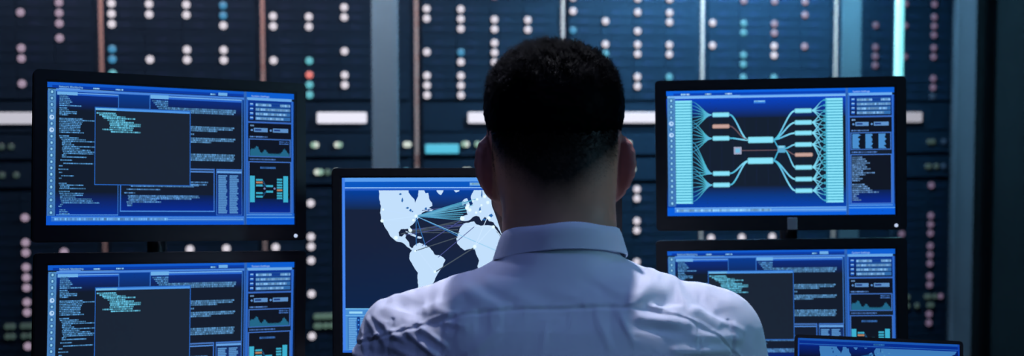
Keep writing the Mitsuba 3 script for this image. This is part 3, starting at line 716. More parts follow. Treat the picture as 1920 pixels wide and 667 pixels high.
def monitor(label, c, ang, W, H, scr, side=.0205, top=.0195, bot=.0275, depth=.045, sticker=None, led=True, group='blue-lit monitors on the desk'):
    t = thing('monitor', label, 'monitor', group)
    M = T().translate(c) @ ypr(*ang)
    zc = (top - bot) / 2
    outer = rrect(W + 2 * side, H + top + bot, .008, 0, zc)
    ring = outer.difference(sbox(-W / 2, -H / 2, W / 2, H / 2))
    bz = extrude_y(ring, -.006, .014)
    rim = extrude_y(rrect(W + 2 * side - .004, H + top + bot - .004, .007, 0, zc).difference(sbox(-W / 2 - .003, -H / 2 - .003, W / 2 + .003, H / 2 + .003)), -.0075, -.006)
    put('bezel', join(bz, rim), 'm_bezel', t, to_world=M)
    back = extrude_y(rrect(W + 2 * side - .006, H + top + bot - .006, .008, 0, zc), .014, .030)
    hump = rbox(-W * .3, W * .3, .029, depth + .012, -H * .3, H * .3, .01)
    put('back_cover', join(back, hump), 'm_bezel_side', t, to_world=M)
    put('panel', bx(-W / 2, W / 2, .0, .012, -H / 2, H / 2), 'm_black', t, to_world=M)
    mesh, col = scr.mesh(W, H)
    put('display', mesh, 'm_display', t, to_world=M, color=col, emitter={'type': 'area', 'radiance': {'type': 'mesh_attribute', 'name': 'vertex_color'}, 'sampling_weight': 0.0}, label='lit screen')
    if led:
        put('power_light', trimesh.creation.icosphere(2, .0034), 'm_silver', t, True, to_world=M @ T().translate([W / 2 + .001, -.0075, -H / 2 - bot * .72]), emitter=area(lin(200, 215, 245, .85), 0.0), label='small round power light')
    if sticker:
        put('sticker', rbox(*sticker, .0008, 6), 'm_silver', t, to_world=M, label='silver sticker')
    return t, M


code, diagram, worldmap = code_screen(), diagram_screen(), map_screen()
MW, MH = .41, .2308
TLc, TLa = [-.5669, 1.9941, 1.2137], (28.3, -5.8, 2.35)
BLc, BLa = [-.5687, 1.9822, .9176], (28.3, -4.0, 2.59)
TRc, TRa = [.4908, 2.1694, 1.2144], (-5.9, -1.8, -.9)
BRc, BRa = [.4935, 2.1559, .9205], (-5.9, -1.8, -1.29)
CCc, CCa = [-.0581, 1.9415, 1.0358], (-1.66, -2.0, -.18)
monitor('black monitor showing code windows, the upper of the two stacked on the left', TLc, TLa, MW, MH, code)
monitor('black monitor showing code windows, the lower of the two stacked on the left', BLc, BLa, MW, MH, code)
monitor('black monitor showing a light blue branching network diagram', TRc, TRa, MW, MH, diagram, sticker=(.012, .030, -.0082, -.0072, -MH / 2 - .026, -MH / 2 - .004))
monitor('black monitor showing code windows, directly under the monitor with the branching diagram', BRc, BRa, MW, MH, code)
monitor('black monitor showing a pale world map, in front of the man', CCc, CCa, .445, .289, worldmap, side=.0165, top=.0155, bot=.02, led=False)

# ------------------------------------------------------------------ desk, stands, keyboard, mouse, laptop
DZ = .742
t = thing('desk', 'long dark desk that carries the monitors', 'desk')
put('desktop', rbox(-1.15, 1.15, 1.63, 2.5, DZ - .03, DZ, .006), 'm_desk', t)
for x in (-1.08, 1.08):
    for y in (1.70, 2.43):
        put('leg', bx(x - .025, x + .025, y - .025, y + .025, 0, DZ - .03), 'm_steel', t)
put('modesty_panel', bx(-1.05, 1.05, 2.40, 2.42, .3, DZ - .03), 'm_desk', t)


def stand(label, mons, base):
    """base plate and pole behind a pair of stacked monitors, with a short arm to each"""
    t = thing('monitor_stand', label, 'monitor stand')
    b = np.array(base)
    ztop = max(c[2] for c, a in mons) + .05
    put('base_plate', rbox(b[0] - .13, b[0] + .13, b[1] - .09, b[1] + .09, DZ, DZ + .014, .005), 'm_black', t)
    put('pole', cyl([b[0], b[1], DZ + .01], [b[0], b[1], ztop], .017, 20), 'm_steel', t, smooth=40)
    for c, a in mons:
        R = np_ypr(*a)
        p = np.array(c) + R @ np.array([0, .0680, 0])
        put('mount_plate', rbox(-.05, .05, .0585, .0685, -.05, .05, .002, 6), 'm_black', t, to_world=T().translate([float(v) for v in c]) @ ypr(*a))
        q = np.array([b[0], b[1], p[2]])
        put('arm', cyl(p, q, .014, 14), 'm_black', t, smooth=40)
        put('collar', cyl(q - [0, 0, .03], q + [0, 0, .03], .024, 18), 'm_black', t, smooth=40)


for lab, mons in (('black pole stand behind the two left monitors', ((TLc, TLa), (BLc, BLa))), ('black pole stand behind the two right monitors', ((TRc, TRa), (BRc, BRa))), ('short black stand behind the world map monitor', ((CCc, CCa),))):
    c, a = mons[-1]
    p = np.array(c) + np_ypr(*a) @ np.array([0, .14, 0])
    stand(lab, mons, p[:2] + ([.035, .02] if 'right' in lab else [0, 0]))

# laptop in front of the lower right monitor
LW, LH = .253, .158
Lc, La = np.array([.5925, 1.8966, .8369]), (-12.6, -15.0, .19)
t = thing('laptop', 'small open laptop with a world map, in front of the lower right monitor', 'laptop')
M = T().translate(Lc.tolist()) @ ypr(*La)
ring = rrect(LW + .011, LH + .017, .006, 0, -.003).difference(sbox(-LW / 2, -LH / 2, LW / 2, LH / 2))
put('lid', join(extrude_y(ring, -.002, .002), extrude_y(rrect(LW + .011, LH + .017, .006, 0, -.003), .002, .007)), 'm_bezel', t, to_world=M)
lm = map_screen(); lm.gain = .62
mesh, col = lm.mesh(LW, LH)
put('display', mesh, 'm_display', t, to_world=M, color=col * np.array([.13, .42, .80]), emitter={'type': 'area', 'radiance': {'type': 'mesh_attribute', 'name': 'vertex_color'}, 'sampling_weight': 0.0}, label='dim blue screen')
hinge = Lc + np_ypr(*La) @ np.array([0, .003, -LH / 2 - .012])
Mb = T().translate([float(hinge[0]), float(hinge[1]), DZ]).rotate([0, 0, 1], La[0])
hz = float(hinge[2]) - DZ
put('base', rbox(-LW / 2 - .006, LW / 2 + .006, -.185, .006, 0.0, max(.012, hz), .004), 'm_bezel_side', t, to_world=Mb)
put('keys', join(*[bx(-.115 + i * .0165, -.102 + i * .0165, -.075 + j * .0165, -.062 + j * .0165, hz - .002, hz + .0015) for i in range(14) for j in range(4)]), 'm_key', t, to_world=Mb)
put('touchpad', bx(-.04, .04, -.15, -.095, hz - .002, hz + .0006), 'm_bezel', t, to_world=Mb)

PX = .058                                                            # the man's middle line
t = thing('keyboard', 'black keyboard on the desk under the hands of the man', 'keyboard')
put('case', rbox(PX - .22, PX + .22, 1.70, 1.835, DZ, DZ + .016, .004), 'm_bezel_side', t)
put('keycap', join(*[bx(PX - .212 + i * .0192, PX - .1955 + i * .0192, 1.71 + j * .0195, 1.726 + j * .0195, DZ + .014, DZ + .0205) for i in range(22) for j in range(6)]), 'm_key', t)
labels[next(k for k in scene if k.startswith('keyboard__keycap'))] = {'kind': 'stuff'}

# ------------------------------------------------------------------ office chair
t = thing('office_chair', 'low-backed black office chair that the man sits on', 'chair')
put('seat', rbox(PX - .24, PX + .24, 1.28, 1.74, .38, .438, .028, 16), 'm_chair', t, smooth=40)
put('backrest', rbox(PX - .21, PX + .21, 1.245, 1.29, .53, .86, .02, 16), 'm_chair', t, smooth=40)
put('back_bracket', join(bx(PX - .03, PX + .03, 1.225, 1.245, .40, .75), bx(PX - .03, PX + .03, 1.225, 1.45, .365, .385)), 'm_black', t)
put('column', cyl([PX, 1.5, .1], [PX, 1.5, .39], .028, 20), 'm_steel', t, smooth=40)
for i in range(5):
    a = i * 2 * math.pi / 5 + .3
    e = np.array([PX + .30 * math.cos(a), 1.5 + .30 * math.sin(a), .075])
    put('star_leg', cyl([PX, 1.5, .11], e, .022, 12, .016), 'm_black', t, smooth=40)
    put('caster', cyl(e + [-.016 * math.sin(a), .016 * math.cos(a), -.045], e + [.016 * math.sin(a), -.016 * math.cos(a), -.045], .03, 18), 'm_black', t, smooth=40)


#@@PERSON@@
# ------------------------------------------------------------------ the man at the desk
class Field:
    """A signed field on a rectilinear grid; each primitive is blended in near itself only."""
    def __init__(self, xs, ys, zs):
        self.ax = [np.asarray(a, float) for a in (xs, ys, zs)]
        self.g = np.full([len(a) for a in self.ax], 9.0, np.float32)

    def add(self, fn, lo, hi, k=.02, cut=False):
        m = k + .03
        sl = tuple(slice(max(0, np.searchsorted(a, l - m) - 1), np.searchsorted(a, h + m) + 1) for a, l, h in zip(self.ax, lo, hi))
        P = np.stack(np.meshgrid(*[a[s] for a, s in zip(self.ax, sl)], indexing='ij'), -1)
        d = fn(P)
        o = self.g[sl]
        if cut:
            d = -d
            h = np.clip(.5 - .5 * (d - o) / k, 0, 1)
            self.g[sl] = d * (1 - h) + o * h + k * h * (1 - h)
            self.g[sl] = np.maximum(o, d) if k < 1e-4 else self.g[sl]
        else:
            h = np.clip(.5 + .5 * (o - d) / k, 0, 1)
            self.g[sl] = o * (1 - h) + d * h - k * h * (1 - h)

    def cone(self, a, b, ra, rb, k=.02, cut=False):
        a, b = np.array(a, float), np.array(b, float)
        ab = b - a

        def fn(P):
            t = np.clip(((P - a) @ ab) / max(ab @ ab, 1e-12), 0, 1)
            return np.linalg.norm(P - a - t[..., None] * ab, axis=-1) - (ra + (rb - ra) * t)
        R = max(ra, rb)
        self.add(fn, np.minimum(a, b) - R, np.maximum(a, b) + R, k, cut)

    def ellipsoid(self, c, r, k=.02, rot=None, n=2.0, cut=False):
        c, r = np.array(c, float), np.array(r, float)

        def fn(P):
            q = P - c
            if rot is not None: q = q @ rot
            e = (np.abs(q / r) ** n).sum(-1) ** (1 / n)
            return (e - 1) * r.min()
        R = r.max() if rot is not None else r
        self.add(fn, c - R, c + R, k, cut)

    def loft(self, table, x0, n=2.4, k=.03, grow=0.0):
        tb = np.array(table, float)

        def fn(P):
            z = P[..., 2]
            w, yb, yf = (np.interp(z, tb[:, 0], tb[:, i]) for i in (1, 2, 3))
            w = w + grow; yb = yb - grow; yf = yf + grow
            yc, d = (yb + yf) / 2, (yf - yb) / 2
            e = (np.abs((P[..., 0] - x0) / w) ** n + np.abs((P[..., 1] - yc) / d) ** n) ** (1 / n)
            v = (e - 1) * np.minimum(w, d)
            return np.maximum(v, np.maximum(tb[0, 0] - grow - z, z - tb[-1, 0] - grow))
        self.add(fn, [x0 - tb[:, 1].max() - grow, tb[:, 2].min() - grow, tb[0, 0] - grow], [x0 + tb[:, 1].max() + grow, tb[:, 3].max() + grow, tb[-1, 0] + grow], k)

    def mesh(self, smooth=8):
        """naive surface nets"""
        g = self.g
        s = g < 0
        cnt = np.zeros([n - 1 for n in g.shape], np.uint8)
        for a, b, c in np.ndindex(2, 2, 2):
            cnt += s[a:g.shape[0] - 1 + a, b:g.shape[1] - 1 + b, c:g.shape[2] - 1 + c]
        cells = np.argwhere((cnt > 0) & (cnt < 8))
        ids = np.full(cnt.shape, -1, np.int64); ids[tuple(cells.T)] = np.arange(len(cells))
        acc = np.zeros((len(cells), 3)); num_ = np.zeros(len(cells))
        corner = [(a, b, c) for a in (0, 1) for b in (0, 1) for c in (0, 1)]
        for p in corner:
            for d in range(3):
                if p[d]: continue
                q = list(p); q[d] = 1
                i0 = cells + p; i1 = cells + q
                v0 = g[tuple(i0.T)]; v1 = g[tuple(i1.T)]
                m = (v0 < 0) != (v1 < 0)
                t = np.where(m, v0 / np.where(m, v0 - v1, 1), 0)
                for e in range(3):
                    c0 = self.ax[e][i0[:, e]]
                    acc[:, e] += np.where(m, c0 + (self.ax[e][i1[:, e]] - c0) * t, 0)
                num_ += m
        v = acc / num_[:, None]
        quads = []
        for d in range(3):
            e, f = (d + 1) % 3, (d + 2) % 3
            sl0 = [slice(None)] * 3; sl1 = [slice(None)] * 3
            sl0[d] = slice(0, -1); sl1[d] = slice(1, None)
            ch = np.argwhere(s[tuple(sl0)] != s[tuple(sl1)])
            ch = ch[(ch[:, e] > 0) & (ch[:, f] > 0) & (ch[:, e] < g.shape[e] - 1) & (ch[:, f] < g.shape[f] - 1)]
            inside = s[tuple(ch.T)]
            o = []
            for de, df in ((-1, -1), (0, -1), (0, 0), (-1, 0)):
                c = ch.copy(); c[:, e] += de; c[:, f] += df
                o.append(ids[tuple(c.T)])
            q = np.stack(o, 1)
            q[~inside] = q[~inside][:, ::-1]
            quads.append(q)
        q = np.vstack(quads)
        f = np.vstack([q[:, [0, 1, 2]], q[:, [0, 2, 3]]])
        m = trimesh.Trimesh(v, f, process=False)
        e = np.vstack([f[:, [0, 1]], f[:, [1, 2]], f[:, [2, 0]]])
        A = sparse.coo_matrix((np.ones(len(e)), (e[:, 0], e[:, 1])), (len(v), len(v))).tocsr()
        A = A + A.T
        D = np.asarray(A.sum(1)).ravel()[:, None]
        for k in range(2 * smooth):
            v = v + (.5 if k % 2 == 0 else -.51) * (A @ v / D - v)
        return trimesh.Trimesh(v, f, process=False)


def axis(*segs):
    """(start, end, step), ... -> increasing samples"""
    out = [segs[0][0]]
    for a, b, st in segs:
        n = max(1, int(round((b - a) / st)))
        out += list(np.linspace(a, b, n + 1)[1:])
    return np.array(out)


HC = np.array([PX - .0045, 1.512, 1.277])                             # middle of the skull
SH, EL, WR = (.188, 1.487, .992), (.262, 1.475, .775), (.125, 1.70, .806)
TORSO = [(.47, .165, 1.375, 1.60), (.60, .160, 1.350, 1.595), (.75, .170, 1.330, 1.60), (.90, .186, 1.325, 1.60), (.97, .196, 1.335, 1.60), (1.00, .201, 1.345, 1.60), (1.03, .206, 1.360, 1.592), (1.048, .200, 1.373, 1.585), (1.062, .176, 1.382, 1.578), (1.074, .142, 1.390, 1.57), (1.088, .096, 1.398, 1.565), (1.102, .075, 1.405, 1.56), (1.120, .070, 1.412, 1.555)]


def side(p, s):
    return (PX + s * p[0], p[1], p[2])


def make_body():
    F = Field(axis((-.26, -.06, .005), (-.06, .18, .0025), (.18, .38, .005)), axis((1.30, 1.40, .006), (1.40, 1.64, .003), (1.64, 1.90, .004), (1.90, 2.02, .006)),
              axis((.0, .70, .009), (.70, .84, .0035), (.84, 1.10, .006), (1.10, 1.40, .0026)))
    c = HC
    # trunk, legs
    F.loft(TORSO[:-4], PX, k=.03, grow=-.024)
    for s in (-1, 1):
        F.cone(side((.085, 1.44, .53), s), side((.13, 1.86, .545), s), .075, .052, .03)
        F.cone(side((.13, 1.86, .545), s), side((.12, 1.80, .10), s), .052, .034, .03)
        F.cone(side((.12, 1.79, .045), s), side((.13, 1.93, .03), s), .032, .026, .03)
        F.cone(side(SH, s), side(EL, s), .048, .036, .03)
        F.cone(side(EL, s), side(WR, s), .036, .024, .02)
        # hand: palm, four fingers of different length bent over the keys, thumb from the side of the palm
        wr = np.array(side(WR, s)); kn = np.array(side((.105, 1.775, .802), s))
        F.ellipsoid((wr + kn) / 2, (.036, .046, .015), .012)
        for j, (dx, L) in enumerate(((-.029, .86), (-.010, 1.0), (.010, .95), (.029, .76))):
            b = kn + [s * dx, -.004 - abs(dx) * .2, 0]
            m1 = b + np.array([s * dx * .15, .030 * L, .006]); m2 = m1 + np.array([0, .022 * L, -.013]); tip = m2 + np.array([0, .010 * L, -.0185])
            F.cone(b, m1, .0095, .0088, .006); F.cone(m1, m2, .0088, .0080, .004); F.cone(m2, tip, .0080, .0070, .004)
        b = wr + np.array([-s * .026, .022, -.002]); m1 = b + np.array([-s * .020, .026, -.004]); tip = m1 + np.array([s * .004, .026, -.006])
        F.cone(b, m1, .0115, .0098, .010); F.cone(m1, tip, .0098, .0082, .004)
    # neck, head, face
    F.cone([PX + .004, 1.487, 1.07], [PX + .001, 1.50, 1.225], .0685, .064, .03)
    F.cone([PX - .035, 1.478, 1.10], [PX - .035, 1.478, 1.20], .030, .026, .03); F.cone([PX + .037, 1.478, 1.10], [PX + .034, 1.478, 1.20], .030, .026, .03)
    F.ellipsoid(c + [0, 0, .006], (.0838, .098, .0790), .02, n=2.15)
    F.ellipsoid(c + [0, .0, -.045], (.0755, .088, .075), .025, n=2.3)
    F.ellipsoid(c + [0, .042, -.072], (.060, .062, .080), .02, n=2.3)
    F.cone(c + [0, .075, -.145], c + [0, .080, -.125], .022, .024, .025)
    for s in (-1, 1):
        F.cone(c + [s * .058, .02, -.10], c + [s * .02, .078, -.143], .016, .016, .02)
        if s < 0: F.cone(c + [-.0635, .030, -.110], c + [-.054, .055, -.146], .0145, .015, .02)
        F.ellipsoid(c + [s * .032, .103, -.035], (.017, .014, .011), .012, cut=True)
        F.ellipsoid(c + [s * .032, .088, -.035], (.0135, .0135, .0125), .004)
        F.cone(c + [s * .012, .101, -.016], c + [s * .048, .090, -.018], .008, .007, .012)
        F.ellipsoid(c + [s * .045, .075, -.065], (.02, .02, .015), .02)
    F.cone(c + [0, .100, -.03], c + [0, .117, -.062], .009, .011, .010)
    F.cone(c + [-.011, .106, -.067], c + [.011, .106, -.067], .008, .008, .008)
    F.ellipsoid(c + [0, .103, -.096], (.023, .009, .0052), .006); F.ellipsoid(c + [0, .102, -.106], (.020, .009, .006), .006)
    F.ellipsoid(c + [0, .116, -.1008], (.022, .009, .0012), .002, cut=True)
    # ears: a shell that flares outwards and back, with a rim and a lobe
    for s in (-1, 1):
        a = math.radians(52)
        ex = np.array([s * math.sin(a), -math.cos(a), 0.0])          # from the head outwards and back
        nn = np.array([s * math.cos(a), math.sin(a), 0.0])           # faces forward and out
        tl = math.radians(9)
        ez = np.array([0, 0, 1.0]) * math.cos(tl) + ex * math.sin(tl)
        ex2 = ex * math.cos(tl) - np.array([0, 0, 1.0]) * math.sin(tl)
        R = np.stack([ex2, nn, ez], 1)
        o = c + np.array([s * .0715 + .0015, .004, -.060])
        F.ellipsoid(o + ex2 * .010, (.0225, .0060, .0345), .007, rot=R, n=2.3)
        F.ellipsoid(o + ex2 * .004 - ez * .026, (.0150, .0060, .0150), .008, rot=R)
        th = np.radians(np.linspace(-35, 150, 9))
        rim = [o + ex2 * (.009 + .0225 * math.cos(q)) + ez * (.002 + .0335 * math.sin(q)) + nn * .001 for q in th]
        for p, q in zip(rim[:-1], rim[1:]): F.cone(p, q, .0046, .0046, .004)
        F.ellipsoid(o + ex2 * .011 + nn * .0062 + ez * .004, (.0135, .0048, .0225), .004, rot=R, cut=True)
        F.ellipsoid(o - nn * .002 + ex2 * -.006, (.012, .012, .022), .010, rot=R)
    return F.mesh(6)


body = make_body()
bv, bn = np.array(body.vertices), np.array(body.vertex_normals)


def hairline(p):
    """1 where hair grows, falling to 0 over the cropped fringe at the neck and temples"""
    x, y, z = (p - HC).T
    ax_ = np.abs(x)
    nape = np.interp(y, [-.12, -.06, -.03, .0, .03], [-.112, -.108, -.085, -.034, -.030]) + .035 * np.clip((ax_ - .015) / .05, 0, 1) * (y < -.03)   # lower edge, back to front
    a = np.clip((z - nape + .006) / .064, 0, 1)
    front = np.clip((.074 + .10 * (z - .03) - y) / .012, 0, 1)
    front = np.where(z > .045, np.clip((.082 - y) / .012, 0, 1), front)
    return a * a * (3 - 2 * a) * front


def body_colour():
    p = bv
    skin = np.array([.45, .232, .150]); dark = np.array([.012, .010, .010])
    c = np.tile(skin, (len(p), 1))
    x, y, z = (p - HC).T
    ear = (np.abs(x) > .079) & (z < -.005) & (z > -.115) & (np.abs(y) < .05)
    c[ear] = [.36, .135, .115]  # ear skin redder, with light shining through it put into the colour
    h = hairline(p)
    st = np.clip(h * 1.25, 0, 1) * np.clip((z + .15) / .02, 0, 1)
    st = np.where(ear, 0, st) * (.9 + .2 * meshkit.noise(p * 900))
    beard = ((y > .02) & (z < -.07) & (z > -.17)).astype(float) * .55
    beard = np.where(ear, 0, beard)
    k = np.clip(np.maximum(st, beard), 0, 1)[:, None]
    c = c * (1 - k) + dark * k
    mottled = 1 + .10 * (meshkit.fbm(p * 160, 3) - .5)[:, None]
    return np.clip(c * mottled, 0, 1)


scene['m_skin'] = {'type': 'twosided', 'bsdf': {'type': 'principled', 'base_color': {'type': 'mesh_attribute', 'name': 'vertex_color'}, 'roughness': .5, 'specular': .4}}
mat('m_hair', (.0014, .0013, .0021), .5, spec=.014)
mat('m_shirt', (.70, .71, .80), .75, spec=.25, sheen=.25)
mat('m_collar', (.70, .71, .80), .75, spec=.25, sheen=.25)

person = thing('person', 'man with short dark hair in a pale shirt, seated with his back to the viewer', 'person')
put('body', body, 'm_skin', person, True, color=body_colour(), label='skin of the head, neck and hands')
for s in (-1, 1):
    put('eye', trimesh.creation.icosphere(2, .0122).apply_translation(HC + [s * .032, .0895, -.035]), 'm_led_off', person, True)


def make_hair():
    """a scalp layer and some thirty thousand short tapered hairs"""
    ico = trimesh.creation.icosphere(6, 1.0)
    d = np.array(ico.vertices)
    r, n = np.array([.0838, .098, .0790]), 2.15
    rad = 1 / ((np.abs(d / r) ** n).sum(1) ** (1 / n))
    c = HC + [0, 0, .006]
    p = c + d * rad[:, None]
    z = p[:, 2] - HC[2]
    h = np.interp(z, [-.10, -.03, .0, .03, .06, .09], [-.010, .0015, .0050, .0075, .0075, .0055])
    msk = hairline(p)
    h = np.where(msk < .9, -.008 * (1 - msk) + h * msk, h)
    h += (meshkit.fbm(p * 120, 3, 4) - .5) * .004 * (z > -.02)
    cap = trimesh.Trimesh(c + d * (rad + h)[:, None], ico.faces, process=False)
    # roots: the body's own surface
    tri = bv[np.array(body.faces)]
    cen = tri.mean(1)
    keep = (cen[:, 2] > HC[2] - .10) & (np.abs(cen[:, 0] - HC[0]) < .0815) & (np.abs(cen[:, 1] - HC[1]) < .11)
    w = np.where(keep, hairline(cen), 0)
    ears = (np.abs(cen[:, 0] - HC[0]) > .0775) & (cen[:, 2] < HC[2] - .012)
    w[ears] = 0
    area_ = np.linalg.norm(np.cross(tri[:, 1] - tri[:, 0], tri[:, 2] - tri[:, 0]), axis=1) / 2
    w = w * area_ * np.where(cen[:, 2] > HC[2] + .03, 1.7, 1.0)
    g = np.random.default_rng(11)
    N = 34000
    i = g.choice(len(tri), N, p=w / w.sum())
    a, b = g.random(N), g.random(N); q = a + b > 1; a[q], b[q] = 1 - a[q], 1 - b[q]
    root = tri[i, 0] + a[:, None] * (tri[i, 1] - tri[i, 0]) + b[:, None] * (tri[i, 2] - tri[i, 0])
    nrm = bn[np.array(body.faces)[i, 0]]
    z = root[:, 2] - HC[2]
    L = np.interp(z, [-.09, -.05, -.02, .01, .035, .06, .09], [.0012, .0025, .0055, .0095, .0125, .0185, .0220]) * g.uniform(.65, 1.2, N)
    clump = np.stack([meshkit.noise(root * 125, sd) - .5 for sd in (1, 2, 3)], 1)
    top = np.clip((z - .02) / .05, 0, 1)[:, None]
    comb = top * np.array([-.15, .75, .25]) + (1 - top) * np.array([0, -.05, -.9])
    t0 = nrm * (.55 + .45 * top) + comb * .62 + clump * 1.5 * (.3 + top) + g.normal(0, .17, (N, 3))
    t0 /= np.linalg.norm(t0, axis=1, keepdims=True)
    t1 = t0 + comb * .5 - nrm * .12 + g.normal(0, .12, (N, 3)); t1 /= np.linalg.norm(t1, axis=1, keepdims=True)
    mid = root + t0 * (L * .55)[:, None]; tip = mid + t1 * (L * .45)[:, None]
    root = root - nrm * .001
    ra = (np.interp(z, [-.09, -.04, .0], [.00011, .00018, .00028]) + .00022 * top[:, 0]) * g.uniform(.8, 1.25, N)
    e = np.cross(t0, [.3, .5, .81]); e /= np.linalg.norm(e, axis=1, keepdims=True); f = np.cross(t0, e)
    V = np.empty((N, 7, 3))
    for j in range(3):
        o = e * math.cos(2.0944 * j) + f * math.sin(2.0944 * j)
        V[:, j] = root + o * ra[:, None]; V[:, 3 + j] = mid + o * (ra * .8)[:, None]
    V[:, 6] = tip
    Fc = []
    for j in range(3):
        k = (j + 1) % 3
        Fc += [[j, k, 3 + k], [j, 3 + k, 3 + j], [3 + j, 3 + k, 6]]
    Fa = (np.array(Fc)[None] + 7 * np.arange(N)[:, None, None]).reshape(-1, 3)
    return join(cap, trimesh.Trimesh(V.reshape(-1, 3), Fa, process=False))


hm = make_hair()
put('hair', hm, 'm_hair', person, True, label='short dark hair, cropped close at the sides and nape')

# ---- shirt
YOKE = np.array([(-.26, .960), (-.19, 1.000), (-.165, 1.010), (-.14, 1.020), (-.10, 1.036), (-.05, 1.049), (.0, 1.054), (.06, 1.055), (.12, 1.057), (.16, 1.055), (.20, 1.044), (.24, 1.02), (.28, .985), (.40, .95)])


def seg(x, z, x1, z1, x2, z2):
    dx, dz = x2 - x1, z2 - z1
    L2 = dx * dx + dz * dz
    t = np.clip(((x - x1) * dx + (z - z1) * dz) / L2, 0, 1)
    return np.hypot(x - x1 - t * dx, z - z1 - t * dz), t


# folds of the cloth on the back: x1, z1, x2, z2, half width, height (all metres)
FOLDS = [
    (.162, 1.060, .212, 1.066, .012, -.0080), (.140, 1.058, .178, 1.080, .006, .0035), (.222, 1.064, .250, 1.044, .010, -.0060), (-.158, 1.050, -.105, 1.063, .012, -.0065), (-.075, 1.078, -.02, 1.058, .007, .0028), (-.05, 1.083, .0, 1.060, .006, -.0022), (.085, 1.085, .12, 1.068, .006, -.0022),
    (-.160, 1.052, -.085, 1.066, .006, -.0055), (-.135, 1.048, -.100, 1.044, .009, -.0045), (-.165, 1.040, -.150, 1.052, .006, .003), (.150, 1.062, .205, 1.078, .007, .0045), (.165, 1.068, .200, 1.062, .006, -.005), (.205, 1.052, .232, 1.062, .005, -.004), (-.02, 1.03, -.05, 1.005, .006, .0018), (.10, 1.045, .112, 1.015, .005, .0015), (.04, 1.04, .035, 1.01, .006, .0012), (.125, 1.05, .14, 1.02, .004, .002),
    (-.178, 1.028, -.150, 1.004, .0045, .0035), (-.170, 1.034, -.128, 1.012, .004, .003), (-.150, 1.020, -.105, 1.028, .0035, .0025), (-.165, 1.012, -.120, 1.020, .004, .003), (-.185, 1.012, -.178, .985, .004, .003),
    (-.120, 1.022, -.085, 1.000, .004, .0040), (-.105, 1.030, -.078, 1.014, .0035, .0028), (-.140, 1.004, -.095, .985, .006, .004), (-.20, .985, -.11, .982, .006, .006), (-.19, .975, -.10, .968, .005, -.004),
    (-.090, 1.052, -.060, 1.044, .004, .0020), (-.085, 1.040, -.055, 1.036, .0035, .0025), (-.130, 1.052, -.070, 1.060, .010, .0030), (-.105, 1.058, -.135, 1.040, .008, -.0035),
    (.140, 1.066, .175, 1.082, .006, .0040), (.150, 1.058, .200, 1.070, .005, -.0030), (.165, 1.060, .185, 1.056, .004, .0032), (.190, 1.060, .215, 1.050, .005, .0030), (.150, 1.046, .205, 1.036, .005, .0036),
    (.145, 1.036, .195, 1.028, .005, -.0030), (.205, 1.066, .245, 1.030, .006, .0040), (.225, 1.066, .262, 1.030, .005, -.0030), (.215, 1.022, .275, 1.012, .006, .0040), (.240, 1.040, .280, 1.020, .004, .0030), (.19, 1.008, .26, 1.000, .006, .0040), (.20, .996, .27, .985, .006, -.0035),
    (.045, 1.075, .10, 1.060, .008, .0018), (.00, 1.072, .03, 1.058, .007, .0015), (-.03, 1.08, -.075, 1.062, .008, .0025), (.10, 1.075, .14, 1.070, .007, .0020),
]


